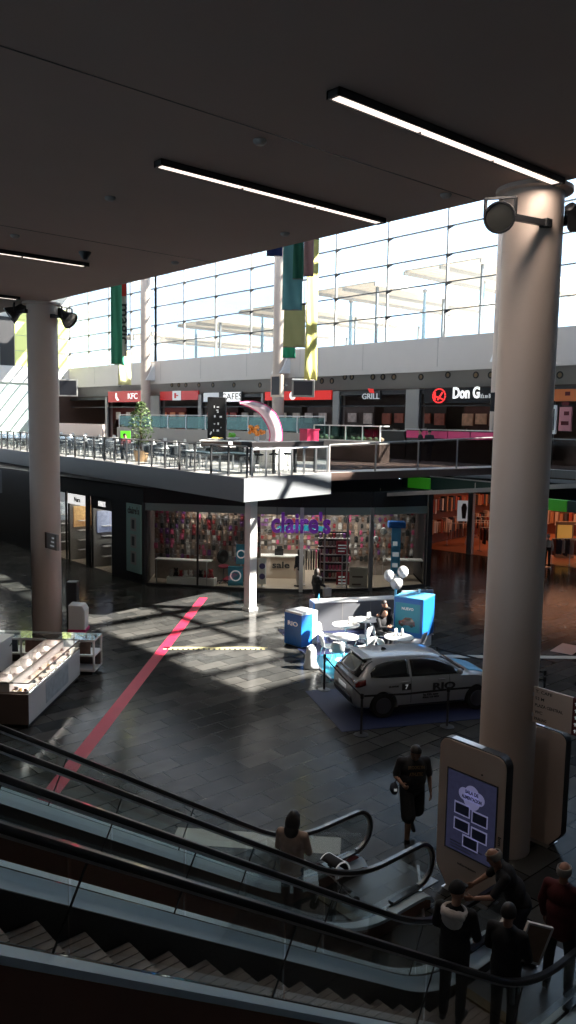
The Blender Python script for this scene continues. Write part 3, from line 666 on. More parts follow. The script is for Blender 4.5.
# glass display counters and pink counter to the right, behind the bridge
def counter(label, x0, x1, X, ytop, m, glass_top):
    a, b = PX(x0, ytop, X), PX(x1, ytop, X); zt = (a.z + b.z) / 2
    t = thing('display_counter', label, 'counter', (X, (a.y + b.y) / 2, z0)); w = (a.y - b.y) / 2; h = zt - z0
    if glass_top:
        obj('cabinet', MB().box(0, -w, 0, .8, w, h * .55), M['grey'], t)
        n = max(2, round(2 * w / 1.3)); fr = MB()
        for k in range(n + 1):
            y = -w + 2 * w * k / n; fr.box(0, y - .03, h * .55, .06, y + .03, h).box(.06, y - .03, h - .06, .7, y + .03, h)
        fr.box(0, -w, h - .06, .06, w, h).box(0, -w, h * .55, .06, w, h * .55 + .06)
        obj('frame', fr, M['white'], t); obj('glass_front', MB().box(.02, -w + .03, h * .56, .035, w - .03, h - .03), M['green_glass'], t)
        g = MB()
        for k in range(n * 3): g.ell((.35, -w + .2 + (2 * w - .4) * k / (n * 3 - 1), h * .62), (.15, .14, .12), 8, 6)
        tag_ = obj('food_trays', g, mat('food_mix_' + str(x0), (.30, .22, .14), .7, var=.6, vscale=4), t); tag_['kind'] = 'stuff'
    else:
        obj('cabinet', MB().box(.06, -w, 0, .8, w, h), M['dark'], t)
        n = max(1, round(2 * w / 1.6))
        for k in range(n): obj('front_panel', MB().box(0, -w + 2 * w * k / n + .03, h - .45, .06, -w + 2 * w * (k + 1) / n - .03, h - .05), m, t)
        obj('worktop', MB().box(-.05, -w - .05, h, .85, w + .05, h + .05), M['steel'], t)
    return t
counter('white framed glass food counter behind the bridge railing', 314, 380, 31.0, 425, None, True)
counter('dark low counter between the glass counter and the pink one', 382, 405, 35.2, 431, M['dark'], False)
counter('bright pink fronted counter below the grill bar', 406, 494, 35.2, 430.5, M['pink'], False)
# ------------------------------------------------------------------ FOOD COURT FURNITURE
def mk_table():
    t = thing('cafe_table', '', 'table', (0, 0, 0), 0, 'square food court tables')
    obj('tabletop', MB().box(-.36, -.36, .72, .36, .36, .75), M['white'], t, bevel=.01)
    obj('pedestal', MB().lathe([(.22, 0), (.22, .02), (.035, .05), (.035, .70), (.12, .72)], n=14), M['dark'], t)
    return t
def mk_chair():
    t = thing('cafe_chair', '', 'chair', (0, 0, 0), 0, 'dark food court chairs')   # back at -x
    obj('seat', MB().prism([(-.20, -.21), (.2, -.23), (.22, 0), (.2, .23), (-.2, .21)], .43, .46), M['chair_dark'], t, bevel=.01)
    b = MB()
    rows = []
    for i in range(4):
        z = .54 + i * .10; r = []
        for k in range(7):
            a = -1 + 2 * k / 6; r.append(Vector((-.235 + .05 * a * a - .03 * i / 3, a * .215, z)))
        rows.append(r)
    b.grid(rows)
    obj('backrest', b, M['chair_dark'], t, solid=.018)
    for sx in (-1, 1):
        for sy in (-1, 1):
            l = MB().tube([(sx * .17, sy * .18, .44), (sx * .21, sy * .21, 0)], .013, 6)
            if sx < 0: l.tube([(-.18, sy * .18, .44), (-.225, sy * .19, .62), (-.25, sy * .19, .8)], .012, 6)
            obj('leg', l, M['dark'], t)
    return t
def mk_card():
    t = thing('menu_stand', '', 'menu stand', (0, 0, 0), 0, 'white menu stands on the food court tables')
    obj('card', MB().prism([(-.05, .01), (.05, .01), (.006, .24), (-.006, .24)], -.10, .10, 'x'), M['white'], t)
    obj('foot', MB().box(-.11, -.06, 0, .11, .06, .012), M['steel'], t)
    return t
T0 = C0 = K0 = None
AVOID = [(PD(141, 440, 38.5), 1.25), (PD(252, 440, 42) + SIDE * -1.6, 1.7), (PD(252, 440, 42) + SIDE * .6, 1.7), (PD(252, 440, 42) + SIDE * 2.6, 1.7), (PD(217, 421, 44), 1.5), (PZ(206, 454, z0), 1.5), (PZ(232, 455, z0), 1.5)]
rows_ = [(1.5, 'in the row along the balustrade'), (3.7, 'in the second row from the balustrade'), (6.0, 'in the third row from the balustrade')]
zt = z0
ang = math.atan2(ED.y, ED.x)
SKIP = {}
for ri, (off, where) in enumerate(rows_):
    for k in range(14):
        s_ = 4.2 + k * 2.35 + ri * .8
        if ri == 0 and s_ < 6: continue
        if ri > 0 and s_ < 7.5: continue
        p = EA + ED * s_ + EN * off; p = Vector((p.x, p.y, zt))
        if any(math.hypot(p.x - q_.x, p.y - q_.y) < r_ for q_, r_ in AVOID): continue
        lab = 'square white food court table ' + where
        if T0 is None: T0 = mk_table(); T0.location = p; T0.rotation_euler.z = ang; T0['label'] = lab
        else: dup(T0, p, ang, lab)
        q = p + Vector((0, 0, .751))
        lab = 'white menu stand on a table ' + where
        if K0 is None: K0 = mk_card(); K0.location = q; K0.rotation_euler.z = ang + .8; K0['label'] = lab
        else: dup(K0, q, ang + random.uniform(0, 3), lab)
        for j, (dx, dy) in enumerate(((.62, 0), (-.62, 0), (0, .66), (0, -.66))):
            if j == (k + ri) % 4 and ri: continue
            c = p + Vector((dx * math.cos(ang) - dy * math.sin(ang), dx * math.sin(ang) + dy * math.cos(ang), 0)) * random.uniform(1.0, 1.12)
            if ri == 0 and j == 1 and 33 < (p - EYE).dot(VIEW) < 42: SEAT = (c.copy(), math.atan2(p.y - c.y, p.x - c.x))
            rz = math.atan2(p.y - c.y, p.x - c.x) + random.uniform(-.15, .15)
            lab = 'dark food court chair at a table ' + where
            if C0 is None: C0 = mk_chair(); C0.location = c; C0.rotation_euler.z = rz; C0['label'] = lab
            else: dup(C0, c, rz, lab)
# dark long tables near the corner with their benches of chairs
LT = None
for k, (x, y, lab) in enumerate(((203, 449, 'long dark teal table behind the balustrade, left of the pair'), (237, 450, 'long dark teal table behind the balustrade, close to the bar top'))):
    p = PZ(x, y + 3, z0 + .74); p.z = z0
    if LT is None:
        LT = thing('long_table', lab, 'table', p, ang, 'long dark tables')
        obj('tabletop', MB().box(-.95, -.4, .70, .95, .4, .75), M['table_dark'], LT, bevel=.01)
        for sx in (-.8, .8): obj('leg', MB().box(sx - .03, -.34, 0, sx + .03, -.28, .7).box(sx - .03, .28, 0, sx + .03, .34, .7).box(sx - .03, -.28, .62, sx + .03, .28, .70), M['steel'], LT)
    else: dup(LT, p, ang, lab)
# bar top at the sunlit corner
bt = thing('bar_counter', 'long dark bar top on posts at the corner of the food court', 'counter', (18.6, 23.35, z0), math.atan2(.75, 4.8))
obj('bar_top', MB().box(0, 0, 1.06, 4.4, .55, 1.26), M['counter_wood'], bt, bevel=.015)
obj('edge_rail', MB().box(0, -.03, 1.0, 4.4, .02, 1.045), M['steel'], bt)
for k in range(4): obj('leg', MB().box(.2 + k * 1.3, .2, 0, .3 + k * 1.3, .3, 1.06), M['dark'], bt)
# bar stools behind the bar
S0 = None
for k, u in enumerate((.6, 1.5, 2.4, 3.3)):
    p = Vector((18.6, 23.35, z0)) + Vector((math.cos(.155), math.sin(.155), 0)) * u + Vector((-math.sin(.155), math.cos(.155), 0)) * 1.0
    lab = 'dark bar stool behind the bar top, %s' % ('nearest the white post', 'second from the white post', 'third from the white post', 'farthest from the white post')[k]
    if S0 is None:
        S0 = thing('bar_stool', lab, 'stool', p, 0, 'stools behind the bar top')
        obj('seat', MB().lathe([(.15, .68), (.19, .70), (.19, .74), (.15, .76)], n=16), M['chair_dark'], S0)
        for a in range(4): obj('leg', MB().tube([(.10 * math.cos(a*PI/2+.7), .10 * math.sin(a*PI/2+.7), .69), (.20 * math.cos(a*PI/2+.7), .20 * math.sin(a*PI/2+.7), 0)], .014, 6), M['steel'], S0)
        obj('foot_ring', MB().tube([(.165 * math.cos(a), .165 * math.sin(a), .25) for a in [2*PI*i/16 for i in range(17)]], .009, 6), M['steel'], S0)
    else: dup(S0, p, 0, lab)
# pink curved arch
dep = 35.0
B = PD(276, 446, dep); ctrl = [(274, 449, 12.5), (276, 438, 12), (275, 428, 12), (270, 417, 12.5), (262, 409, 10), (251, 404.5, 6), (240, 403, 1.2)]
t = thing('arch_sculpture', 'pink and white curved arch rising behind the bar top and tapering to a point', 'sculpture', B)
def crv(i):                                             # smooth interpolation of the control points
    n = len(ctrl) - 1; k = min(int(i), n - 1); f = i - k
    P = [ctrl[max(0, min(n, k + d))] for d in (-1, 0, 1, 2)]
    return [.5 * ((2*P[1][j]) + (P[2][j]-P[0][j])*f + (2*P[0][j]-5*P[1][j]+4*P[2][j]-P[3][j])*f*f + (3*P[1][j]-P[0][j]-3*P[2][j]+P[3][j])*f**3) for j in range(3)]
g = MB(); rows = []
N = 36
cen = [crv(i * (len(ctrl) - 1) / N) for i in range(N + 1)]
pts = [PD(c[0], c[1], dep) - B for c in cen]
for i in range(N + 1):
    tgt = (pts[min(i + 1, N)] - pts[max(i - 1, 0)]).normalized(); nrm = tgt.cross(VIEW).normalized(); w = cen[i][2] * dep / FPX / 2
    rows.append([pts[i] + nrm * w * a + VIEW * b for a, b in ((-1, -.10), (-.5, -.22), (0, -.26), (.5, -.22), (1, -.10), (1, .1), (0, -.05), (-1, .1))] )
vs = [p for r in rows for p in r]; n = 8
g.add(vs, [(i*n + j, i*n + (j+1) % n, (i+1)*n + (j+1) % n, (i+1)*n + j) for i in range(N) for j in range(n)] + [tuple(range(n)), tuple(N*n + j for j in range(n))])
obj('ribbon', g, mat('arch_pinkish_white', (.80, .62, .70), .3), t, smooth='auto')
g = MB(); vs = [p + VIEW * .001 * 0 for r in rows for p in (r[4] + (r[4] - r[2]) * .02, r[5] + (r[4] - r[2]) * .02)]
e1_ = MB().tube([r[0] for r in rows], .03, 6); obj('pink_edge', e1_, M['pink'], t)
e1_ = MB().tube([r[4] for r in rows], .03, 6); obj('pink_edge', e1_, M['pink'], t)
base_z = pts[0].z
obj('base', MB().box(-.5, -.5, z0 - B.z, .5, .5, base_z + .05), M['white'], t)
# tree in a pot
p = PD(141, 440, 38.5); p.z = z0
t = thing('potted_tree', 'bushy potted tree standing among the food court tables', 'plant', p)
obj('pot', MB().lathe([(.28, 0), (.36, .5), (.38, .52), (.33, .52), (.31, .45)], n=20), M['wood'], t, smooth='auto')
tr_ = MB().tube([(0, 0, .45), (.03, 0, 1.0), (-.02, .04, 1.6), (.04, 0, 2.3)], [.05, .045, .035, .015], 8)
for k in range(9):
    a = k * 2.4; z = .9 + k * .15; tr_.tube([(0, 0, z), (.3 * math.cos(a), .3 * math.sin(a), z + .25)], [.018, .006], 5)
obj('trunk', tr_, M['bark'], t)
lf = MB(); rnd = random.Random(4)
for k in range(900):
    z = rnd.uniform(.85, 2.85); u = (z - .85) / 2.0; R_ = .62 * (math.sin(PI * min(.97, u * .85 + .12)) ** .7) * math.sqrt(rnd.random()); a = rnd.uniform(0, 2 * PI)
    c = Vector((R_ * math.cos(a), R_ * math.sin(a), z)); ax = Vector((rnd.uniform(-1, 1), rnd.uniform(-1, 1), rnd.uniform(-.6, .6))).normalized(); sd = ax.cross(Vector((rnd.uniform(-1,1), rnd.uniform(-1,1), 1))).normalized(); l = rnd.uniform(.05, .10)
    lf.add([c - ax * l, c + sd * l * .45 , c + ax * l, c - sd * l * .45], [(0, 1, 2, 3)])
obj('foliage', lf, M['leaf'], t)
# buffet island with bright things behind the arch
p = PD(252, 440, 42); p.z = z0
t = thing('buffet_island', 'buffet counter behind the pink arch', 'counter', p, fz)
obj('cabinet', MB().box(-2.6, -.5, 0, 3.4, .5, .95), M['brown_dark'], t); obj('worktop', MB().box(-2.7, -.6, .95, 3.5, .6, 1.0), M['white'], t)
iz = z0 + 1.002
def on_island(dx): 
    q = p + SIDE * dx; q.z = iz; return q
t = thing('fruit_bowl', 'bowl heaped with green fruit on the buffet counter', 'bowl', on_island(-1.0)); obj('bowl', MB().lathe([(.12, 0), (.34, .14), (.36, .16)], n=20), M['white'], t, smooth='auto')
g = MB(); [g.ell((.16*math.cos(k*1.9)*(k%3)/2, .16*math.sin(k*1.9)*(k%3)/2, .2 + .12*(k % 4)/3), .10, 8, 6) for k in range(12)]; obj('fruit_heap', g, mat('lime_fruit', (.12, .42, .03), .4), t, smooth=True)['kind'] = 'stuff'
t = thing('fruit_bowl', 'wide tray of yellow fruit left of the green bowl', 'bowl', on_island(-1.9)); obj('bowl', MB().lathe([(.2, 0), (.42, .06), (.44, .08)], n=20), M['white'], t, smooth='auto')
g = MB(); [g.ell((.3*math.cos(k*1.7)*((k%4)/3), .3*math.sin(k*1.7)*((k%4)/3), .10), (.13, .07, .06), 8, 6) for k in range(14)]; obj('fruit_heap', g, mat('yellow_fruit', (.75, .50, .05), .4), t, smooth=True)['kind'] = 'stuff'
t = thing('flower_arrangement', 'orange flowers in a vase on the buffet counter', 'flowers', on_island(.25)); obj('vase', MB().lathe([(.10, 0), (.14, .15), (.07, .32), (.09, .36)], n=16), M['white'], t, smooth='auto')
g = MB(); [g.ell((rnd.uniform(-.5, .5), rnd.uniform(-.2, .2), .5 + rnd.uniform(-.15, .25)), .10, 8, 6) for k in range(22)]; obj('blossoms', g, mat('orange_blossom', (.85, .28, .04), .6), t, smooth=True)
t = thing('juice_dispenser', 'white drinks dispenser beside the orange flowers', 'dispenser', on_island(1.0)); obj('tank', MB().box(-.2, -.18, .12, .2, .18, .6), M['gloss_white'], t, bevel=.03); obj('base', MB().box(-.22, -.25, 0, .22, .2, .12), M['steel'], t)
t = thing('storage_crate', 'dark crimson box at the right end of the buffet counter', 'box', on_island(3.0)); obj('body', MB().box(-.42, -.3, 0, .42, .3, .62), mat('crimson', (.40, .01, .06), .5), t, bevel=.02); obj('lid', MB().box(-.45, -.33, .62, .45, .33, .68), mat('crimson_lid', (.30, .01, .05), .5), t)
# dark stele with white marks (left of the arch) and green menu lamp
p = PD(217, 421, 44); p.z = z0
t = thing('advertising_pillar', 'tall black pillar with white specks left of the pink arch', 'pillar', p, fz); obj('body', MB().box(-.5, -.3, 0, .5, .3, 3.3), M['black'], t, bevel=.03)
for k in range(14):
    x_, z_ = rnd.uniform(-.45, .25), rnd.uniform(.8, 3.0); obj('light_mark', MB().box(x_, -.31, z_, x_ + rnd.uniform(.04, .14), -.301, z_ + rnd.uniform(.04, .14)), M['sign_dim'], t)
p = PD(125, 444, 40); p.z = z0 + .752
t = thing('menu_lamp', 'small bright green sign near the seated guest in the food court', 'sign', PD(125.5, 435, 41)); obj('panel', MB().cbox((0, 0, 0), (.5, .06, .42), fz), mat('bright_green', (.1, .6, .02), .4, emit=.5, ecol=(.2, 1, .05)), t); obj('post', MB().box(-.03, -.03, z0 - t.location.z, .03, .03, -.2), M['steel'], t)
# ------------------------------------------------------------------ HANGING BANNERS
def banner(label, x0, x1, y0, y1, dep, m, yaw=0, top=18.5, extra=None):
    c = PD((x0 + x1) / 2, y1, dep); w = (x1 - x0) * dep / FPX / 2; zt_ = PD((x0 + x1) / 2, y0, dep).z if y0 else top
    t = thing('hanging_banner', label, 'banner', (c.x, c.y, c.z), fz + yaw)
    L = zt_ - c.z; rows = []
    for i in range(13):
        z = L * i / 12; f = 1 + .06 * (1 - i / 12) * math.sin(1.2)
        rows.append([Vector((a * w * f, .05 * math.sin(a * 5 + i * .5) * (1 - i / 14), z)) for a in [-1 + 2 * k / 8 for k in range(9)]])
    obj('cloth', MB().grid(rows), m, t, smooth=True, solid=.012)
    obj('rod', MB().cyl((-w * 1.04, 0, L), (w * 1.04, 0, L), .025), M['dark'], t); obj('rod', MB().cyl((-w * 1.1, 0, 0), (w * 1.1, 0, 0), .018), M['grey'], t)
    for s_ in (-1, 1): obj('cord', MB().cyl((s_ * w * .9, 0, L), (s_ * w * .9, 0, RZ - c.z), .008, n=5), M['dark'], t)
    if extra: extra(t, w, L)
    return t
def cl(n, c, e=0, ec=None): return mat('banner_' + n, c, .75, var=.08, vscale=2)
banner('teal cloth banner in front of the far windows, longest dark one of the centre', 282.5, 301.5, 0, 310, 27.5, cl('teal', (.20, .50, .54)), 0, 14.5)
banner('dark green cloth banner beside the teal one', 293, 303, 0, 279, 26.8, cl('dark_green', (.03, .20, .13)), .1, 14.5)
banner('dusty pink cloth banner beside the tall yellow one', 303.5, 313, 0, 276, 27.2, cl('pink', (.80, .46, .48)), 0, 14.5)
banner('tall yellow cloth banner reaching the lowest in the centre group', 304, 317, 242, 380, 36.0, cl('yellow', (.70, .66, .22)), .5)
banner('olive yellow cloth banner hanging below the teal one', 283.5, 304.5, 305, 347, 29.8, cl('olive', (.74, .70, .32)), 0)
banner('small green cloth banner peeking out below the olive one', 283, 295, 330, 358, 31.2, cl('green', (.05, .50, .28)), 0)
banner('blue cloth banner of which only the lower edge shows at the ceiling', 267, 282, 0, 256, 28.5, cl('blue', (.02, .03, .16)), 0, 14.6)
banner('long dark green cloth banner of the left group', 111.5, 122, 0, 364, 40, cl('deep_green', (.03, .24, .14)), .2, 17.5)
def mk(t, w, L):
    obj('red_band', MB().box(-w, -.07, L - 2.0, w, -.062, L), cl('red', (.5, .03, .02)), t)
    me = text_mesh('magic', .8, .01, .012, 2.0); me.transform(Matrix.Translation((.05, -.07, 1.6)) @ Matrix.Rotation(PI/2, 4, 'X') @ Matrix.Rotation(-PI/2, 4, 'Z')); obj('lettering', me, M['dark'], t)
banner('narrow grey banner with vertical dark lettering and a red top', 120.5, 127, 0, 356, 41, cl('grey', (.46, .44, .42)), 0, 15.4, mk)
banner('pale yellow striped banner hanging lowest in the left group', 118.5, 131, 350, 385, 42.5, cl('pale_yellow', (.72, .70, .38)), .5)
banner('small bright green banner tip above the pale yellow one', 115, 124, 340, 365, 42.0, cl('bright_green', (.08, .55, .30)), .3)
# ------------------------------------------------------------------ GROUND FLOOR SHOPS
F = [Vector((18.02, 30.0, 0)), Vector((19.55, 28.2, 0)), Vector((21.0, 26.45, 0)), Vector((22.6, 24.9, 0)), Vector((25.2, 23.3, 0)), Vector((27.8, 22.45, 0))]
INW = Vector((.64, .77, 0))
# bulkhead over the fronts, up to the slab
def seg_box(a, b, z0, z1, t0, t1):                   # box along a-b between offsets t0..t1 behind the line
    a, b = Vector(a), Vector(b); d = (b - a).normalized(); n = Vector((-d.y, d.x, 0))
    if n.dot(VIEW) < 0: n = -n
    q = [a + n * t0, b + n * t0, b + n * t1, a + n * t1]
    return [(v.x, v.y) for v in q]
bk = MB()
for a, b in zip(F, F[1:]): bk.prism(seg_box(a, b, 0, 0, -.05, .3), 3.62, 4.29)
bk.box(17.95, 30, 3.55, 18.4, 58, 4.29)
bk.prism([(17.95, 30), (17.95, 58), (26, 58), (26, 30)], 4.2, 4.285)
struct('wall_bulkhead_ground', bk, M['black'])
tile = mat('shop_floor_tan', (.40, .33, .26), .4, var=.1)
inn = [F[0] + INW * .1 + Vector((0, .3, 0))] + [p + INW * .05 for p in F[1:-1]] + [F[-1] + INW * .1, F[-1] + INW * 9, F[0] + INW * 9 + Vector((0, .3, 0))]
struct('floor_shop', MB().prism([(p.x, p.y) for p in inn], .001, .012), tile)
struct('ceiling_shop', MB().prism([(p.x, p.y) for p in inn], 3.7, 3.75), M['white'])
struct('ceiling_shop_cover', MB().prism([(p.x, p.y) for p in inn], 4.1, 4.28), M['black'])  # black sheet added to keep sun off the shop ceiling below
# shop walls
bw0, bw1 = F[0] + INW * 7, F[-1] + INW * 7
struct('wall_shop_rear', MB().prism(seg_box(bw0, bw1, 0, 0, 0, .2), 0, 3.7), mat('shop_wall', (.34, .30, .27), .7))
struct('wall_shop_side', MB().prism(seg_box(F[-1] + Vector((.15, 0, 0)), F[-1] + INW * 8 + Vector((.15, 0, 0)), 0, 0, 0, .2), 0, 4.29), M['dark'])
struct('wall_shop_partition', MB().prism(seg_box(F[0] + Vector((0, .12, 0)) + INW * .25, F[0] + Vector((0, .12, 0)) + INW * 9, 0, 0, 0, .12), 0, 4.19), M['dark'])
# glass front of the accessory shop
front = thing('storefront', 'curved glazed front of the accessory shop under the food court corner', 'shop front', F[2])
def rel(p): return Vector(p) - F[2]
for i, (a, b) in enumerate(zip(F, F[1:])):
    d = (b - a).normalized()
    if i == 3: # doorway half open at the left end of this bay
        pass
    obj('glass_panel', MB().prism([(x - F[2].x, y - F[2].y) for x, y in seg_box(a + d * .05, b - d * .05, 0, 0, .02, .035)], .1, 3.3), M['shop_glass'], front)
    obj('header', MB().bar(rel(a) + Vector((0, 0, 3.46)), rel(b) + Vector((0, 0, 3.46)), .14, .32), mat('header_green_grey', (.16, .20, .19), .4), front)
    obj('sill', MB().bar(rel(a) + Vector((0, 0, .05)), rel(b) + Vector((0, 0, .05)), .1, .1), M['dark'], front)
    w = .16 if i in (2, 3) else .08
    obj('mullion', MB().box(-w / 2, -w / 2, 0, w / 2, w / 2, 3.62).xf(Matrix.Translation(rel(b)) @ Matrix.Rotation(math.atan2(d.y, d.x), 4, 'Z')), M['steel'] if i in (1, 2, 3) else M['dark'], front)
obj('mullion', MB().box(-.08, -.08, 0, .08, .08, 3.62).xf(Matrix.Translation(rel(F[0]))), M['dark'], front)
dv = (F[4] - F[3]).normalized()
for q in (1.0, 2.0): obj('door_stile', MB().bar(rel(F[3] + dv * q) + Vector((0, 0, .1)), rel(F[3] + dv * q) + Vector((0, 0, 3.3)), .05, .05), M['steel'], front)
# purple name over the entrance
c = PD(301, 524, 33.2)
t = thing('shop_sign', 'purple lettering hanging over the entrance of the accessory shop', 'sign', c)
dvec = SIDE
me = text_mesh("claire's", 1.16, .10, .035, 2.48); me.transform(frame_at((0, 0, 0), dvec)); obj('lettering', me, M['purple'], t)
obj('mounting_rail', MB().bar(-SIDE * 1.2 + VIEW * .12, SIDE * 1.2 + VIEW * .12, .03, .05).bar(VIEW * .12 + SIDE, VIEW * .12 + SIDE + Vector((0, 0, 3.7 - c.z)), .02, .02).bar(VIEW * .12 - SIDE, VIEW * .12 - SIDE + Vector((0, 0, 3.7 - c.z)), .02, .02), M['dark'], t)
# display walls hung with packets
pk_cols = [('pink', (.55, .10, .20)), ('dark red', (.28, .03, .04)), ('white', (.62, .58, .55)), ('black', (.03, .03, .03)), ('brown', (.22, .13, .09)), ('grey', (.26, .24, .24)), ('purple', (.18, .06, .22)), ('beige', (.45, .34, .26))]
pk_me = []
for n, c_ in pk_cols:
    mb = MB().box(-.07, -.012, -.16, .07, .012, .06).box(-.02, -.008, .06, .02, .008, .10).ell((0, -.02, -.06), (.055, .02, .06), 8, 6)
    me = mb.mesh('packet'); me.materials.append(mat('packet_' + n.replace(' ', '_'), c_, .45)); pk_me.append(me)
rp = random.Random(3)
def packet(p, rz, k, where):
    n = pk_cols[k][0]
    o = bpy.data.objects.new('accessory_packet', pk_me[k]); COL.objects.link(o); o.location = p; o.rotation_euler.z = rz; s_ = rp.uniform(.8, 1.25); o.scale = (s_, 1, s_)
    tag(o, '%s accessory packet hanging on the %s' % (n, where), 'packet', 'accessory packets on the %s' % where)
def display_wall(a, b, z0, z1, label, where, nx, nz):
    a, b = Vector(a), Vector(b); d = (b - a); L = d.length; rz = math.atan2(d.y, d.x)
    t = thing('display_wall', label, 'shelf', a, rz)
    obj('back_panel', MB().box(0, .03, 0, L, .12, z1 + .1), mat('pegboard_' + where.replace(' ', '_'), (.30, .25, .22), .7, var=.3, vscale=6), t)
    for k in range(5): obj('shelf_rail', MB().box(0, -.02, z0 + (z1 - z0) * k / 4 + .13, L, .03, z0 + (z1 - z0) * k / 4 + .15), M['steel'], t)
    dn = d.normalized(); nn = Vector((d.y, -d.x, 0)).normalized()
    for i in range(nx):
        for j in range(nz):
            p = a + dn * (L * (i + .5 + rp.uniform(-.15, .15)) / nx) + nn * .06; p.z = z0 + (z1 - z0) * (j + .5) / nz
            packet(p, rz, rp.choice((0, 1, 1, 2, 3, 3, 4, 4, 5, 5, 6, 7, 7)), where)
n0 = INW * 1.6
display_wall(F[0] + n0 + Vector((.12, -.15, 0)), F[2] + n0 + Vector((.3, -.35, 0)), 1.0, 3.3, 'tall packed display wall behind the left shop window', 'display wall behind the left window', 20, 10)
display_wall(F[3] + INW * 3.6 + Vector((1.2, -.9, 0)), F[5] + INW * 2.6, .7, 3.2, 'packed display wall behind the right shop windows', 'display wall behind the right windows', 15, 8)
# rear wall: goods too many and too small to tell apart
g = MB(); d = (bw1 - bw0); dn = d.normalized()
for i in range(60):
    for j in range(9):
        p = bw0 + dn * (d.length * (i + .5) / 60) - INW * .12; z = .6 + j * .3
        if i < 2: continue
        g.cbox((p.x, p.y, z + rp.uniform(-.05, .05)), (rp.uniform(.1, .2), .05, rp.uniform(.12, .26)), math.atan2(d.y, d.x), rp.randrange(8))
o = obj('wall_goods', g, [q.materials[0] for q in pk_me]); tag(o, 'crowded small goods covering the rear wall of the accessory shop', 'goods', kind='stuff')
# window furniture: glass shelf, plush toys, swivel chair, posters, totem
a, b = F[0] + INW * .75 + Vector((.1, -.2, 0)), F[2] + INW * .7
sw = thing('window_shelf', 'pale glass shelf across the left shop window', 'shelf', a, math.atan2((b - a).y, (b - a).x)); L = (b - a).length
obj('shelf_board', MB().box(.2, -.22, 1.06, L * .62, .22, 1.10), M['white'], sw)
for q in (.3, L * .58): obj('support', MB().box(q, -.34, 0, q + .04, -.30, 1.06).box(q, -.34, 1.02, q + .04, .1, 1.06), M['steel'], sw)
lowt = thing('display_plinth', 'low white plinth in the left shop window', 'plinth', a, math.atan2((b - a).y, (b - a).x))
obj('body', MB().box(.75, -.24, 0, L * .66, .24, .32), M['white'], lowt, bevel=.01)
plush = [('grey', (.30, .28, .28)), ('white', (.7, .68, .66)), ('red', (.35, .04, .05)), ('black', (.02, .02, .02))]
pt = 0
for k in range(9):
    n, c_ = plush[(k * 3 + k // 4) % 4]
    p = a + (b - a) * (.20 + .051 * k); p.z = .322
    sz = rp.uniform(.85, 1.2)
    t = thing('plush_toy', '', 'toy', p, fz + rp.uniform(-.5, .5), 'plush toys in the shop window'); t.scale = (sz, sz, sz)
    m_ = mat('plush_%s_%d' % (n, k), c_, .95)
    obj('body', MB().ell((0, 0, .10), (.10, .09, .10)).ell((0, -.02, .25), (.085, .08, .075)), m_, t, smooth=True)
    for s_ in (-1, 1):
        obj('ear', MB().ell((s_ * .06, -.01, .32), (.03, .02, .035), 8, 6), m_, t, smooth=True)
        obj('paw', MB().ell((s_ * .08, -.08, .04), (.04, .06, .035), 8, 6), m_, t, smooth=True)
    t['label'] = '%s plush toy on the low window plinth, %s' % (n, ('leftmost', 'second from left', 'third from left', 'fourth from left', 'in the middle', 'fourth from right', 'third from right', 'second from right', 'rightmost')[k])
p = PZ(221, 589, 0) + VIEW * 1.3; p.z = .012
t = thing('swivel_chair', 'black swivel chair with a crimson cover in the left shop window', 'chair', p, fz + .4)
obj('backrest', MB().ell((0, .14, 1.16), (.27, .10, .33)), M['black'], t, smooth=True); obj('seat', MB().ell((0, -.05, .75), (.27, .27, .09)), mat('crimson_seat', (.22, .015, .04), .7), t, smooth=True)
obj('gas_stem', MB().cyl((0, 0, .12), (0, 0, .70), .03), M['dark'], t)
for k in range(5): obj('foot', MB().tube([(0, 0, .13), (.30 * math.cos(k*1.257), .30 * math.sin(k*1.257), .05)], .025, 6).ell((.3 * math.cos(k*1.257), .3 * math.sin(k*1.257), .035), .035, 8, 6), M['dark'], t)
def stand_poster(px0, px1, py0, py1, dep, m, label, marks=0, mm=None, name='poster_stand'):
    c = PD((px0 + px1) / 2, py1, dep); w = (px1 - px0) * dep / FPX / 2; h = (py1 - py0) * dep / FPX
    base = Vector((c.x, c.y, 0.012)); zz = c.z - .012
    t = thing(name, label, 'poster', base, fz)
    obj('panel', MB().box(-w, -.02, zz, w, .02, zz + h), m, t)
    obj('stand', MB().box(-.03, .0, 0, .03, .03, max(zz, .05)).box(-w * .8, -.14, 0, w * .8, .14, .02), M['steel'], t)
    for k in range(marks):
        z = zz + h * (.18 + .7 * k / max(1, marks)); obj('printing', MB().box(-w * .7, -.024, z, w * (.3 + .4 * ((k * 7) % 3) / 2), -.0205, z + h * .07), mm or M['sign_dim'], t)
    return t, w, h, zz
ring = lambda t, z, r, m: obj('round_emblem', MB().tube([(r * math.cos(a), -.03, z + r * math.sin(a)) for a in [2*PI*k/20 for k in range(21)]], .03, 6), m, t)
t, w, h, zz = stand_poster(236, 246, 544, 564, 35.7, M['teal'], 'teal poster with a pale ring, upper one beside the white post'); ring(t, zz + h * .5, .17, M['sign_dim'])
t, w, h, zz = stand_poster(228, 243, 566, 587, 35.2, M['teal'], 'teal poster with a pale ring, lower one behind the swivel chair'); ring(t, zz + h * .55, .22, M['sign_dim'])
stand_poster(336, 349, 541, 554, 35.1, mat('poster_red', (.36, .015, .04), .5), 'red sale poster in the window right of the entrance, upper one', 3)
stand_poster(336, 349, 572, 590, 35.8, mat('poster_red_low', (.30, .015, .03), .5), 'red sale poster in the window right of the entrance, lower one', 4)
stand_poster(349, 367, 567, 589, 35.3, mat('poster_beige', (.42, .38, .33), .5), 'beige poster right of the lower red sale poster', 2, M['brown_dark'])
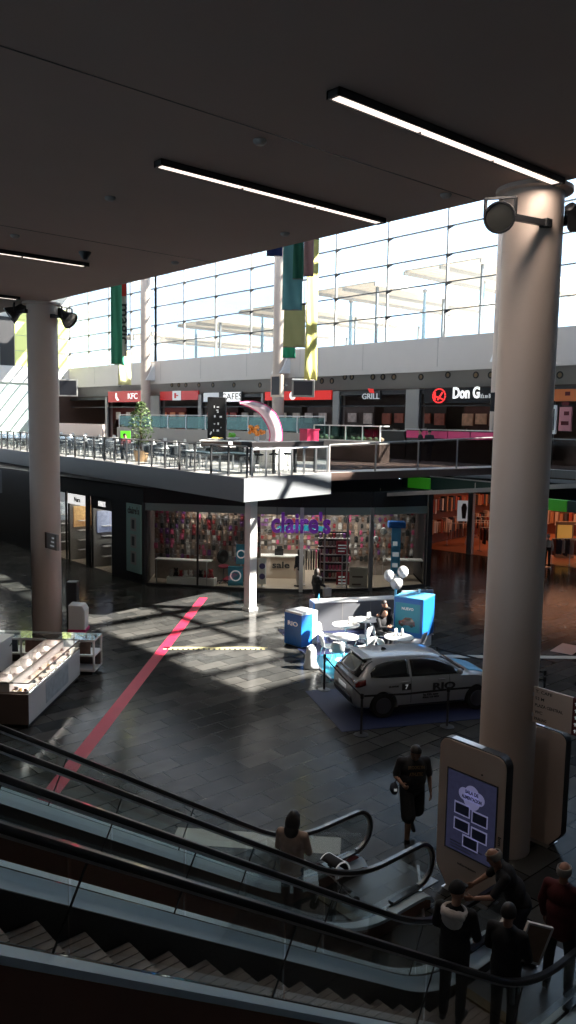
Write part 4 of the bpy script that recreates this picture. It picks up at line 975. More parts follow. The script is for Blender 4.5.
t, w, h, zz = stand_poster(258, 266, 558, 584, 35.0, M['white'], 'pale stand with two violet discs left of the entrance')
for z in (.3, .7): obj('disc', MB().lathe([(.13, 0), (.13, .012)], (0, -.02, zz + h * z), 18, M=Matrix.Rotation(PI/2, 4, 'X')), mat('violet_disc_%d' % int(z * 10), (.07, .05, .22), .5), t)
t, w, h, zz = stand_poster(390, 399, 527, 589, 36.0, M['blue_light'], 'tall light blue totem in the right shop window', 4)
obj('crown', MB().box(-.38, -.25, zz + h, .38, .25, zz + h + .28), M['blue'], t, bevel=.03)
# entrance interior: counter, teal arch sign, clothes stand, checkout
p = PD(281, 566, 37.2); p.z = .012
t = thing('checkout_counter', 'pale checkout counter inside the shop entrance on the left', 'counter', p, fz)
obj('cabinet', MB().box(-1.0, -.3, 0, 1.0, .3, 1.0), mat('counter_tan', (.46, .38, .30), .5), t, bevel=.01); obj('worktop', MB().box(-1.05, -.35, 1.0, 1.05, .35, 1.05), M['white'], t)
obj('till', MB().box(-.3, -.15, 1.05, .1, .15, 1.35).box(-.2, -.2, 1.35, .05, -.1, 1.5), M['dark'], t)
me = text_mesh('sale', .42, .02, .01, .8); me.transform(frame_at((0, -.31, .62), (1, 0, 0))); obj('lettering', me, M['dark'], t)
t = thing('hanging_sign', 'curved teal sign hanging deeper inside the accessory shop', 'sign', PD(302, 533, 38))
g = MB(); rows = [[SIDE * (1.5 * math.sin(a)) + Vector((0, 0, .25 * math.cos(a) + q)) for a in [-.9 + .18 * k for k in range(11)]] for q in (-.14, .14)]; g.grid(rows)
obj('panel', g, M['teal'], t, solid=.05); obj('cord', MB().cyl(-SIDE * .9 + Vector((0, 0, .2)), -SIDE * .9 + Vector((0, 0, 3.7 - t.location.z)), .01, n=5).cyl(SIDE * .9 + Vector((0, 0, .2)), SIDE * .9 + Vector((0, 0, 3.7 - t.location.z)), .01, n=5), M['dark'], t)
p = PD(312, 575, 35.6); p.z = .012
t = thing('clothes_stand', 'dark clothes stand hung with garments just inside the entrance', 'stand', p, fz)
obj('frame', MB().cyl((-.35, 0, 0), (-.35, 0, 1.6), .02).cyl((.35, 0, 0), (.35, 0, 1.6), .02).cyl((-.35, 0, 1.6), (.35, 0, 1.6), .02).box(-.4, -.25, 0, -.3, .25, .03).box(.3, -.25, 0, .4, .25, .03), M['steel'], t)
for k in range(6): obj('garment', MB().prism([(-.2, 1.55), (.2, 1.55), (.24, .75 + .1 * (k % 2)), (-.24, .7)], -.3 + k * .11, -.24 + k * .11, 'x'), [M['cloth_black'], M['cloth_pale'], M['cloth_navy'], M['cloth_black'], M['pink'], M['cloth_black']][k], t, bevel=.02)
p = PD(333, 575, 36.4); p.z = .012
t = thing('display_rack', 'tall packed display rack right of the entrance inside the shop', 'rack', p, fz)
obj('back_panel', MB().box(-.7, 0, 0, .7, .08, 2.3), M['dark'], t)
for k in range(6): obj('shelf', MB().box(-.7, -.3, .2 + k * .36, .7, 0, .23 + k * .36), M['white'], t)
g = MB()
for k in range(6):
    for j in range(9): g.cbox((-.62 + j * .155, -.15, .33 + k * .36), (.11, .16, .2), 0, rp.randrange(8))
obj('goods', g, [q.materials[0] for q in pk_me], t)['kind'] = 'stuff'
p = PD(407, 583, 37.0); p.z = .012
t = thing('window_table', 'white display trestle in the right shop window', 'table', p, fz)
obj('tabletop', MB().box(-.95, -.3, .95, .9, .3, 1.0), M['white'], t)
for s_ in (-1, 1): obj('leg', MB().bar((s_ * .8, -.25, 0), (s_ * .6, 0, .95), .04, .04).bar((s_ * .8, .25, 0), (s_ * .6, 0, .95), .04, .04), M['dark'], t)
bz = None
for k, (x, y, r) in enumerate(((373, 526, .14), (383.5, 531, .14), (376, 539, .12))):
    p = PD(x, y, 35.4); t = thing('shop_balloon', 'white balloon inside the right shop window, %s' % ('upper left of three', 'right of three', 'lowest of three')[k], 'balloon', p, 0, 'balloons inside the shop window')
    obj('balloon', MB().ell((0, 0, 0), (r, r, r * 1.15)), M['gloss_white'], t, smooth=True); obj('cord', MB().cyl((0, 0, -r * 1.15), (.02, 0, -p.z + .012), .006, n=5), M['steel'], t)
# teal poster panel on the pier left of the window
a_, b_ = Vector((18.0, 32.8, 0)), Vector((18.0, 30.6, 0))
t = thing('wall_poster', 'tall grey-teal poster with vertical pictures on the dark pier left of the shop window', 'poster', (17.93, 30.82, .45))
obj('panel', MB().box(0, -.62, 0, .05, .62, 3.05), mat('poster_green_grey', (.22, .36, .33), .45), t)
me = text_mesh("claire's", .42, .01, .012, .98); me.transform(frame_at((-.006, 0, 2.75), (0, -1, 0))); obj('lettering', me, M['dark'], t)
for k in range(3): obj('picture', MB().box(-.01, -.24, .35 + k * .75, -.001, .24, .95 + k * .75).box(-.012, -.10, .45 + k * .75, -.0105, .14, .85 + k * .75, 1), [M['grey'], M['dark']], t)
struct('wall_pier_ground', MB().box(18.0, 30.2, 0, 18.1, 32.9, 3.6).box(18.0, 35.12, 0, 18.1, 35.48, 3.6), M['black'])
# the two lit shops along the passage on the left
def left_shop(ya, yb, label, sgn, lit, col, cols, dp=4.0):
    t = thing('shop_unit', label, 'shop', (18.1, (ya + yb) / 2, 0)); h = (yb - ya) / 2
    obj('shop_frame', MB().box(0, -h, 0, .08, -h + .08, 3.6).box(0, h - .08, 0, .08, h, 3.6).box(0, -h, 3.45, .08, h, 3.6), M['black'], t)
    obj('sign_panel', MB().box(-.03, -h + .1, 2.95, .07, h - .1, 3.45), lit, t)
    me = text_mesh(sgn, .34, .02, .004, (h - .5) * 1.2); me.transform(frame_at((-.045, -.1, 3.2), (0, -1, 0))); obj('lettering', me, col, t)
    obj('glass_panel', MB().box(.03, -h + .08, .05, .042, h - .08, 2.95), M['shop_glass'], t)
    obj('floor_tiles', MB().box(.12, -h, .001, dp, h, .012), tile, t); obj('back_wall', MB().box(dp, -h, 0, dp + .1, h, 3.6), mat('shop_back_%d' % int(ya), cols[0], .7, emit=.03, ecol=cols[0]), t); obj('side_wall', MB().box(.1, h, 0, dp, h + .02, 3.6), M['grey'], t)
    for k in range(4): obj('wall_shelf', MB().box(.5, h - .3, .5 + k * .5, dp - .3, h - .005, .53 + k * .5), M['white'], t)
    obj('lit_panel', MB().box(.3, h - .08, 1.7, dp - .4, h - .006, 2.75), mat('lit_side_%d' % int(ya), cols[1], .5, emit=.35, ecol=cols[1], var=.7, vscale=5), t)
    for k in range(3): obj('shelf', MB().box(dp - .4, -h + .3, .9 + k * .6, dp, h - .3, .94 + k * .6), M['white'], t)
    obj('lit_display', MB().box(dp - .5, -h + .5, 1.9, dp - .42, h - .6, 2.7), mat('lit_display_%d' % int(ya), cols[1], .5, emit=.5, ecol=cols[1]), t)
    return t, h
t, h = left_shop(32.95, 35.1, 'lit shop with a black sign and pale letters beside the dark pier', 'SWAROX', M['black'], M['sign_white'], ((.16, .13, .12), (.45, .5, .8)), 2.2)
t, h = left_shop(35.5, 37.6, 'lit shop with a white sign and an orange glow inside, left of the black sign', 'Nara', M['sign_white'], M['dark'], ((.30, .24, .20), (.95, .45, .2)))
t, h = left_shop(37.8, 40.6, 'lit shop half hidden behind the far ceiling column', 'Casa', M['sign_dim'], M['dark'], ((.2, .2, .2), (.5, .55, .6)))
for k, (y, x, lab) in enumerate(((36.15, 19.1, 'white rounded cabinet inside the shop with the orange glow'), (36.75, 20.6, 'white glass case left of the rounded cabinet'), (33.9, 19.1, 'white cabinet with a red side inside the shop with the black sign'))):
    t = thing('display_cabinet', lab, 'cabinet', (x, y, .017), .3)
    obj('body', MB().box(-.35, -.4, 0, .35, .4, 1.15), M['gloss_white'], t, bevel=.05); obj('top_case', MB().box(-.36, -.41, 1.15, .36, .41, 1.2), M['steel'], t)
    if k == 2: obj('side_panel', MB().box(-.36, -.42, .1, .36, -.405, 1.1), M['red'], t)
# dark passage at the far left with colourful shop windows
t = thing('shop_unit', 'dim colourful shop windows at the far left behind the column', 'shop', (14.5, 58, 0))
obj('shop_frame', MB().box(-6, 0, 0, 3.4, .3, .3).box(-6, 0, 3.5, 3.4, .3, 4.3).box(-3.2, -.05, 0, -2.9, .3, 3.6).box(.1, -.05, 0, .4, .3, 3.6), M['black'], t)
obj('window_display', MB().box(-6, .5, .3, 3.4, .6, 3.5), mat('goods_mosaic', (.12, .08, .06), .6, var=.95, vscale=2.5), t)
obj('glass_panel', MB().box(-6, .1, .3, 3.4, .12, 3.5), M['shop_glass'], t)
obj('sign_panel', MB().box(-2.6, -.1, 3.3, 0, .0, 3.75), M['red'], t)
t2 = thing('light_box', 'upright white light box in the far left passage', 'sign', (12.2, 55.5, 0)); obj('panel', MB().box(-.35, -.08, 1.8, .35, .08, 3.9), M['sign_white'], t2); obj('post', MB().box(-.08, -.05, 0, .08, .05, 1.8), M['dark'], t2)
struct('wall_passage', MB().box(8, 58.4, 0, 17.9, 58.7, 4.3).box(17.9, 40.8, 0, 18.2, 58.6, 4.3), M['dark'])
# ---- warm lit fashion shop on the right
G0, G1 = Vector((36.4, 30.2, 0)), Vector((38.6, 16.0, 0))
gd = (G1 - G0).normalized(); gn = Vector((-gd.y, gd.x, 0)); gn = gn if gn.x > 0 else -gn
warm = mat('warm_floor', (.50, .20, .10), .35, var=.1)
q = [G0, G1, G1 + gn * 13, G0 + gn * 13]
struct('floor_fashion', MB().prism([(p.x, p.y) for p in q], .001, .015), warm)
struct('ceiling_fashion', MB().prism([(p.x, p.y) for p in (G0 + gn * .35, G1 + gn * .35, G1 + gn * 13, G0 + gn * 13)], 4.05, 4.1), M['grey'])
struct('wall_fashion', MB().prism(seg_box(G0 + gn * 12, G1 + gn * 12, 0, 0, 0, .2), 0, 4.1).prism(seg_box(G0 - gd * .1, G0 + gn * 13 - gd * .1, 0, 0, 0, .2), 0, 4.1), mat('warm_wall', (.20, .075, .05), .7, var=.2, vscale=1))
hd = thing('storefront', 'dark header and posts of the warmly lit fashion shop', 'shop front', G0, math.atan2(gd.y, gd.x))
L = (G1 - G0).length
obj('header', MB().box(0, -.1, 3.45, L, .2, 4.29), M['black'], hd)
for k in (0, 3.4, 7.0, 10.6): obj('post', MB().box(k, -.1, 0, k + .3, .2, 3.5), M['grey'] if k == 3.4 else M['dark'], hd)
me = text_mesh('springfield', .5, .03, .005, 2.2); me.transform(frame_at((1.9, -.12, 3.72), (1, 0, 0))); obj('lettering', me, M['sign_white'], hd)
def rack(p, rz, label, cols, n=12, L=1.5, h=1.35):
    t = thing('clothes_rack', label, 'rack', p, rz)
    obj('frame', MB().cyl((0, 0, 0), (0, 0, h), .02).cyl((L, 0, 0), (L, 0, h), .02).cyl((0, 0, h), (L, 0, h), .02).box(-.05, -.25, 0, .05, .25, .03).box(L - .05, -.25, 0, L + .05, .25, .03), M['steel'], t)
    for k in range(n):
        x = .08 + (L - .16) * k / (n - 1); dz = rp.uniform(.7, .95)
        obj('garment', MB().prism([(-.05, h - .02), (.05, h - .02), (.22, h - .1), (.22, h - dz), (-.22, h - dz), (-.22, h - .1)], x - .025, x + .025, 'x'), rp.choice(cols), t)
    return t
gc = [mat('garment_%d' % i, c_, .85) for i, c_ in enumerate(((.03, .03, .035), (.40, .10, .06), (.65, .58, .52), (.06, .07, .10), (.45, .24, .14)))]
spots = [(95, 'front'), ]
for k, (px, py, dep, lab) in enumerate(((447, 538, 48.0, 'left front rack of the fashion shop under the small white letters'), (476, 530, 51.5, 'rack of dark garments in the middle of the fashion shop'), (466, 533, 48.5, 'rack beside the grey post of the fashion shop'), (480, 540, 46, 'front rack right of the grey post of the fashion shop'), (472, 528, 49.6, 'rack half hidden behind the one at the grey post'), (552, 548, 42, 'rack seen right of the big near column'), (570, 550, 41.5, 'rack of dark garments at the right picture edge'))):
    p = PD(px, py, dep); p.z = .016; rack(p, fz + (.15 if k % 2 else -.2), 'clothes ' + lab, gc, 9)
wg = MB(); A_, B_ = G0 + gn * 11.7, G1 + gn * 11.7; dd = B_ - A_
for i in range(46):
    for j in range(2):
        p = A_ + dd * ((i + .5) / 46); wg.cbox((p.x, p.y, 1.1 + j * 1.3 + rp.uniform(-.05, .05)), (rp.uniform(.16, .3), .3, rp.uniform(.6, .95)), math.atan2(dd.y, dd.x), rp.randrange(5))
A_, B_ = G0 + gn * .9 + gd * .45, G0 + gn * 11.4 + gd * .45; dd = B_ - A_
for i in range(38):
    for j in range(2):
        p = A_ + dd * ((i + .5) / 38); wg.cbox((p.x, p.y, 1.1 + j * 1.3 + rp.uniform(-.05, .05)), (rp.uniform(.14, .24), .3, rp.uniform(.6, .95)), math.atan2(dd.y, dd.x), rp.randrange(5))
tag(obj('wall_garments', wg, gc), 'garments hung in two tiers along the walls of the fashion shop', 'clothes', kind='stuff')
p = PD(464, 510, 46.5); t = thing('poster', 'white fashion poster hanging near the grey post', 'poster', p, fz); obj('panel', MB().box(-.38, -.03, -.65, .38, .03, .55), M['sign_dim'], t); obj('figure', MB().prism([(-.10, -.5), (.10, -.5), (.17, .15), (.08, .38), (-.08, .38), (-.17, .15)], -.04, -.031, 'y'), M['dark'], t)
p = PD(536 + 15, 520, 41); 
mq = thing('mannequin', 'mannequin in a pale top and dark trousers right of the big column', 'mannequin', Vector((PD(548, 545, 41).x, PD(548, 545, 41).y, .016)), fz)
obj('body', MB().ell((0, 0, 1.62), (.09, .11, .13)).cyl((0, 0, 1.4), (0, 0, 1.52), .05).ell((0, 0, 1.2), (.19, .12, .26)).tube([(-.2, 0, 1.38), (-.26, 0, 1.1), (-.24, -.05, .85)], [.05, .04, .03]).tube([(.2, 0, 1.38), (.26, 0, 1.1), (.24, -.05, .85)], [.05, .04, .03]), M['cloth_pale'], mq, smooth=True)
obj('trousers', MB().tube([(-.09, 0, 1.0), (-.1, 0, .5), (-.1, 0, .04)], [.10, .07, .05]).tube([(.09, 0, 1.0), (.1, 0, .5), (.1, 0, .04)], [.10, .07, .05]).ell((0, 0, .97), (.18, .12, .12)), M['cloth_black'], mq, smooth=True)
obj('base', MB().lathe([(.2, 0), (.2, .02)], n=18), M['steel'], mq)
p = PD(566, 535, 44); t = thing('lit_niche', 'glowing yellow niche between garments at the right edge', 'display', Vector((p.x, p.y, .016)), fz); obj('frame', MB().box(-.5, 0, 0, .5, .3, .4).box(-.5, .25, .4, .5, .3, 1.9).box(-.5, 0, 1.9, .5, .3, 2.0), M['wood'], t); obj('lit_panel', MB().box(-.4, .22, .5, .4, .245, 1.8), mat('yellow_glow', (.9, .5, .12), .5, emit=.25, ecol=(1, .5, .1)), t)
# green sign boxes hanging below the bridge, dark green band and grey canopy
t = thing('shop_sign', 'bright green sign box with a dark green band, left of the big near column', 'sign', PX(407, 483, 28))
o0 = t.location.copy()
a, b = PX(408, 477, 28) - o0, PX(429, 489.5, 28) - o0
obj('sign_box', MB().box(0, b.y, b.z, .3, a.y, a.z), M['green_sign'], t); obj('side_box', MB().box(0, a.y + .02, b.z, .3, a.y + .35, a.z), M['dark_green'], t)
c1, c2, c3 = PX(430, 477, 28) - o0, PX(505, 484, 28.0) - o0, PX(505, 492, 28.0) - o0; c4 = PX(430, 489.5, 28) - o0
obj('band', MB().prism([(c1.y - .02, c1.z), (c4.y - .02, c4.z), (c3.y, c3.z - .1), (c2.y, c2.z)], .02, .25, 'x'), M['dark_green'], t); obj('edge_trim', MB().bar(c1 + Vector((0, 0, .03)), c2 + Vector((0, 0, .03)), .04, .05), M['grey'], t)
t = thing('shop_sign', 'dark green sign box at the right edge behind the big near column', 'sign', PX(547, 490, 28))
o0 = t.location.copy(); a, b = PX(536, 498, 28) - o0, PX(566, 512, 28) - o0
obj('sign_box', MB().box(0, b.y, b.z, .3, a.y, a.z), M['green_sign'], t); obj('band', MB().box(.02, b.y - 3, b.z, .25, b.y - .02, a.z), M['dark_green'], t)
a, b = PX(366, 495.5, 26.0), PX(590, 485, 26.0)
t = thing('canopy_edge', 'long grey canopy edge running under the bridge', 'canopy', a)
obj('edge_beam', MB().bar(Vector((0, 0, 0)), b - a, .35, .16), M['grey'], t); obj('soffit_board', MB().bar(Vector((.5, 0, .02)), b - a + Vector((.5, 0, .02)), 1.0, .05), M['dark'], t)
for k in (.08, .55, .95): obj('hanger', MB().cyl((b - a) * k, (b - a) * k + Vector((.0, 0, 4.3 - a.z if k < .9 else .4)), .02), M['grey'], t)
struct('floor_bridge_edge', MB().prism([(33.0, 22.58), (33.38, 10), (33.30, 10), (32.92, 22.5)], 4.9, 5.25), M['fascia'])
# ------------------------------------------------------------------ JEWELLERY KIOSK AT THE LEFT (ring of white counters)
KA = Vector((.70, .714, 0)); KB = Vector((-.714, .70, 0))          # along the long counter, and to the left
K0_ = Vector((7.34, 17.39, 0)); kang = math.atan2(KA.y, KA.x)
M['case_glass'] = glass('case_glass', (.97, .97, .97), .0)
kw = mat('kiosk_white', (.72, .70, .68), .3, coat=.2); kbrown = mat('kiosk_brown_end', (.16, .12, .10), .5)
ktray = mat('kiosk_tray_cream', (.66, .55, .47), .6)
t = thing('display_counter', 'long white jewellery counter with glass top beside the escalators', 'counter', K0_, kang)
obj('cabinet', MB().box(0, 0, .1, 3.75, .95, .82), kw, t, bevel=.008)
obj('plinth', MB().box(.03, .04, 0, 3.72, .92, .1), M['dark'], t)
obj('end_panel', MB().box(-.02, 0, .1, -.001, .95, .82), kbrown, t)
obj('picture_panel', MB().box(1.1, -.008, .22, 2.75, -.001, .74), mat('line_art_panel', (.42, .46, .48), .4, var=.5, vscale=5), t)
obj('tray_bed', MB().box(.03, .03, .82, 3.72, .92, .86), ktray, t)
fr = MB()
for k in range(7): fr.box(.02 + k * .615, .0, .86, .04 + k * .615, .95, .88)
for k in range(7): fr.box(.02 + k * .615, .46, .88, .04 + k * .615, .95, 1.08)
fr.box(0, .45, .86, 3.75, .47, 1.09).box(0, .93, .86, 3.75, .95, 1.09)
obj('dividers', fr, mat('divider_pale', (.8, .74, .70), .3), t)
obj('glass_top', MB().box(0, .0, 1.085, 3.75, .95, 1.095), M['case_glass'], t); obj('glass_front', MB().box(0, 0, .86, 3.75, .008, 1.085), M['glass'], t)
obj('edge_frame', MB().box(0, -.01, 1.075, 3.75, .012, 1.1).box(-.01, 0, 1.075, .012, .95, 1.1).box(3.735, 0, .82, 3.755, .95, 1.1), M['dark'], t)
rk = random.Random(8)
kt = None
jm = [mat('jewel_%s' % n, c_, .35, me_) for n, c_, me_ in (('dark', (.03, .03, .035), 0), ('brown', (.16, .07, .05), 0), ('silver', (.6, .6, .6), .9), ('gold', (.6, .4, .15), .9))]
ped = []
for k in range(4):
    mb = MB().lathe([(.05, 0), (.055, .01), (.03, .03), (.035, .06), (.015, .065)], n=10).tube([(.035 * math.cos(a), .035 * math.sin(a), .05 + .012 * math.sin(a)) for a in [2*PI*i/10 for i in range(11)]], .008, 5)
    me = mb.mesh('jewellery_stand'); me.materials.append(jm[k]); ped.append(me)
names = ('dark', 'brown', 'silver', 'gold')
cells = ('first', 'second', 'third', 'fourth', 'fifth', 'sixth')
for ci in range(6):
    for k in range(7):
        u = .08 + ci * .615 + rk.uniform(.03, .5); v = rk.uniform(.08, .40) if k < 4 else rk.uniform(.54, .86)
        m_ = rk.randrange(4); p = K0_ + KA * u + KB * v; p.z = .861
        o = bpy.data.objects.new('jewellery_stand', ped[m_]); COL.objects.link(o); o.location = p; o.rotation_euler.z = rk.random() * 6
        tag(o, '%s jewellery piece on a small stand in the %s compartment from the escalator end' % (names[m_], cells[ci]), 'jewellery', 'jewellery in the long counter')
# rear counter, two tiers of framed cases
R0 = K0_ + KA * 3.95 - KB * .35
t = thing('display_counter', 'two tier glass counter forming the rear of the jewellery kiosk', 'counter', R0, kang)
obj('lower_shelf', MB().box(0, 0, .12, .75, 4.2, .18), kw, t); obj('plinth', MB().box(.1, .1, 0, .65, 4.1, .12), M['dark'], t)
obj('back_board', MB().box(.55, .0, .18, .6, 4.2, .55), kbrown, t)
obj('middle_shelf', MB().box(0, 0, .55, .75, 4.2, .60), kw, t)
for k in range(5):
    obj('upright', MB().box(0, k * 1.04, .18, .05, k * 1.04 + .05, 1.02).box(.7, k * 1.04, .18, .75, k * 1.04 + .05, 1.02).box(0, k * 1.04, .99, .75, k * 1.04 + .05, 1.02), kw, t)
obj('top_frame', MB().box(0, 0, .98, .04, 4.2, 1.03).box(.71, 0, .98, .75, 4.2, 1.03), kw, t)
obj('glass_top', MB().box(0, 0, 1.03, .75, 4.2, 1.04), M['glass'], t)
for k in range(4):
    obj('picture_board', MB().box(.03, k * 1.04 + .12, .62, .05, k * 1.04 + .95, .96), mat('case_picture_%d' % k, ((.16, .10, .08), (.20, .10, .08), (.05, .06, .08), (.18, .12, .10))[k], .5, var=.7, vscale=9), t)
# left inner counter and end case
L0 = K0_ + KB * 1.9 + KA * 1.5
t = thing('display_counter', 'white inner counter with a sloping side at the left picture edge', 'counter', L0, kang)
obj('cabinet', MB().box(-.2, 0, 0, 2.2, .7, 1.15), kw, t, bevel=.01); obj('worktop', MB().box(-.25, -.05, 1.15, 2.25, .75, 1.2), kw, t); obj('hook', MB().bar((1.9, -.06, .95), (2.05, -.06, 1.0), .02, .02), M['dark'], t)
E0 = K0_ + KB * .97
t = thing('display_counter', 'low lit end case of the jewellery kiosk at the left picture edge', 'counter', E0, kang)
obj('cabinet', MB().box(0, 0, .0, .8, 2.6, .80), kbrown, t); obj('tray_bed', MB().box(.02, .02, .80, .78, 2.58, .84), ktray, t)
obj('frame', MB().box(0, 0, 1.06, .02, 2.6, 1.1).box(.78, 0, 1.06, .8, 2.6, 1.1).box(0, 0, .84, .02, .02, 1.1).box(.78, 0, .84, .8, .02, 1.1), M['dark'], t); obj('glass_top', MB().box(0, 0, 1.09, .8, 2.6, 1.10), M['glass'], t)
t = thing('photo_frame', 'small dark red picture stand inside the jewellery kiosk', 'picture frame', K0_ + KA * .6 + KB * 1.25 + Vector((0, 0, 1.101)), fz)
obj('frame', MB().box(-.14, -.02, 0, .14, .02, .36), M['grey'], t); obj('picture', MB().box(-.11, -.026, .03, .11, -.0205, .33), M['cloth_red'], t)
# ------------------------------------------------------------------ CAR DISPLAY
HD = Vector((.905, -.425, 0)).normalized(); LD = Vector((-HD.y, HD.x, 0)); hang = math.atan2(HD.y, HD.x)
CC = Vector((15.83, 12.90, 0))
tag(obj('floor_mat', MB().box(-2.55, -1.42, .0005, 2.6, 1.5, .012), M['blue_mat'], loc=CC, rz=hang), 'dark blue carpet mat under the parked white car', 'mat')
P0 = Vector((15.35, 15.62, 0))
def DP(h, l, z=0): return P0 + HD * h + LD * l + Vector((0, 0, z))
tag(obj('floor_mat', MB().box(0, -.1, .0005, 4.0, 5.6, .014), M['blue_mat'], loc=P0, rz=hang), 'large dark blue mat under the white cafe tables', 'mat')
t = thing('glossy_mat', 'glossy cyan floor panel laid on the dark blue mat near the car', 'mat', P0 + Vector((0, 0, .0145)), hang)
obj('sheet', MB().box(.08, .0, 0, 1.7, 2.3, .008), M['cyan_mat'], t); obj('edge_trim', MB().box(.02, 0, 0, .07, 2.9, .02), M['steel'], t)
# ---- car body by lofting sections, wheel wells cut out
def hermite(tab, x, j):
    n = len(tab)
    for i in range(n - 1):
        if tab[i][0] <= x <= tab[i + 1][0] + 1e-9:
            a, b = tab[i], tab[i + 1]; p = tab[max(0, i - 1)]; q = tab[min(n - 1, i + 2)]
            f = (x - a[0]) / (b[0] - a[0]); w = b[0] - a[0]
            m0 = (b[j] - p[j]) / max(1e-6, b[0] - p[0]) * w; m1 = (q[j] - a[j]) / max(1e-6, q[0] - a[0]) * w
            return (2*f**3 - 3*f*f + 1)*a[j] + (f**3 - 2*f*f + f)*m0 + (-2*f**3 + 3*f*f)*b[j] + (f**3 - f*f)*m1
    return tab[-1][j] if x > tab[-1][0] else tab[0][j]
#        x      zb   zbelt  ztop  hw    hwtop
TAB = [(-2.04, .42, .70, .74, .66, .56), (-2.00, .32, .86, .90, .76, .62), (-1.92, .26, .98, 1.04, .82, .63), (-1.80, .24, 1.00, 1.20, .845, .60), (-1.62, .22, .99, 1.38, .857, .575),
       (-1.35, .20, .97, 1.445, .862, .575), (-.8, .19, .955, 1.465, .863, .58), (-.1, .19, .945, 1.455, .863, .585), (.32, .19, .935, 1.40, .863, .58), (.62, .19, .93, 1.27, .863, .59), (.95, .20, .925, 1.06, .862, .63), (1.12, .21, .92, .965, .858, .68),
       (1.45, .22, .86, .91, .845, .66), (1.75, .23, .77, .82, .80, .60), (1.93, .24, .66, .70, .72, .52), (2.01, .28, .56, .60, .62, .46), (2.04, .36, .50, .52, .52, .42)]
def section(x):
    zb, zl, zt, hw, ht = (hermite(TAB, x, j) for j in (1, 2, 3, 4, 5)); zm = zb + (zl - zb) * .55
    return [(0, zb), (hw * .80, zb), (hw * .96, zb + .07), (hw * .99, zb + (zl - zb) * .28), (hw, zm), (hw * .985, zm + (zl - zm) * .55), (hw * .955, zl), (hw * .955 + (ht - hw * .955) * .5, zl + (zt - .05 - zl) * .52), (ht, zt - .05), (ht * .86, zt - .012), (ht * .5, zt + .006), (0, zt + .012)]
xs = sorted(set([-2.04 + 4.08 * i / 56 for i in range(57)] + [-2.02, 2.02, -1.98, 1.98]))
mb = MB(); secs = []
for x in xs:
    s_ = section(x); full = [(x, y, z) for y, z in s_] + [(x, -y, z) for y, z in s_[-2:0:-1]]; secs.append(full)
n = len(secs[0]); vs = [p for s_ in secs for p in s_]
mb.add(vs, [(i*n + j, i*n + (j+1) % n, (i+1)*n + (j+1) % n, (i+1)*n + j) for i in range(len(xs) - 1) for j in range(n)] + [tuple(range(n))[::-1], tuple((len(xs) - 1)*n + j for j in range(n))])
body0 = mb.mesh('body')
cut = MB()
WX = (-1.27, 1.30)
for wx in WX:
    for s_ in (-1, 1): cut.cyl((wx, s_ * .60, .315), (wx, s_ * 1.1, .315), .365, n=36)
cutm = cut.mesh('cut'); co = bpy.data.objects.new('cut', cutm); COL.objects.link(co)
bodym = evaluated_mesh(body0, [('BOOLEAN', {'operation': 'DIFFERENCE', 'object': co, 'solver': 'EXACT'})])
bpy.data.objects.remove(co)
car = thing('car', 'white hatchback with dark windows and black lettering on its door, parked on the blue mat', 'car', CC + Vector((0, 0, .012)), hang)
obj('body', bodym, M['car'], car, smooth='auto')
bmv = bmesh.new(); bmv.from_mesh(body0); bv = BVHTree.FromBMesh(bmv)
def on_body(o, d, off=.006):
    r = bv.ray_cast(Vector(o), Vector(d)); 
    return (r[0] + r[1] * off) if r[0] is not None else None
def side_patch(name, m, s_, outline_lo, outline_hi, x0, x1, nx=16, nz=5, off=.006, solid=.006):
    rows = []
    for i in range(nx + 1):
        x = x0 + (x1 - x0) * i / nx; a, b = outline_lo(x), outline_hi(x); r = []
        for k in range(nz + 1):
            z = a + (b - a) * k / nz; p = on_body((x, s_ * 2, z), (0, -s_, 0), off); r.append(p or Vector((x, s_ * .8, z)))
        rows.append(r)
    return obj(name, MB().grid(rows), m, car, smooth=True, solid=solid)
def lin(*pts):
    def f(x):
        for (a, u), (b, v) in zip(pts, pts[1:]):
            if x <= b: return u + (v - u) * (x - a) / (b - a)
        return pts[-1][1]
    return f
for s_ in (-1, 1):
    side_patch('side_window', M['car_glass'], s_, lin((-1.62, 1.03), (-1.3, 1.0), (-.55, .985)), lin((-1.62, 1.10), (-1.42, 1.28), (-1.1, 1.355), (-.55, 1.375)), -1.60, -.58)
    side_patch('side_window', M['car_glass'], s_, lin((-.52, .985), (.85, .965)), lin((-.52, 1.375), (0, 1.36), (.3, 1.31), (.6, 1.18), (.86, 1.0)), -.52, .84)
    side_patch('lower_trim', M['dark'], s_, lin((-.88, .22), (.9, .22)), lin((-.88, .30), (.9, .30)), -.88, .92, 12, 2)
    side_patch('tail_lamp', M['tail'], s_, lin((-1.99, .80), (-1.74, .86)), lin((-1.99, .93), (-1.74, 1.0)), -1.985, -1.74, 8, 3)
    side_patch('head_lamp', M['chrome'], s_, lin((1.55, .70), (1.92, .58)), lin((1.55, .78), (1.92, .64)), 1.55, 1.92, 8, 3)
    for x in (-.55, .50, -1.27 + .42):
        pts = [on_body((x + (.0 if k < 5 else 0), s_ * 2, .34 + .62 * k / 10), (0, -s_, 0), .001) for k in range(11)]
        if x > -.8: obj('door_gap', MB().tube([p for p in pts if p], .006, 5), M['dark'], car)
    for x in (-.72, .28):
        p = on_body((x, s_ * 2, .87), (0, -s_, 0), .012)
        obj('door_handle', MB().cbox(p, (.20, .03, .035)), M['car'], car, bevel=.01)
    p = on_body((.74, s_ * 2, 1.0), (0, -s_, 0), 0)
    obj('wing_mirror', MB().ell(p + Vector((.02, s_ * .12, .05)), (.06, .11, .075), 12, 8).bar(p, p + Vector((.02, s_ * .1, .02)), .05, .03), M['car'], car, smooth=True)
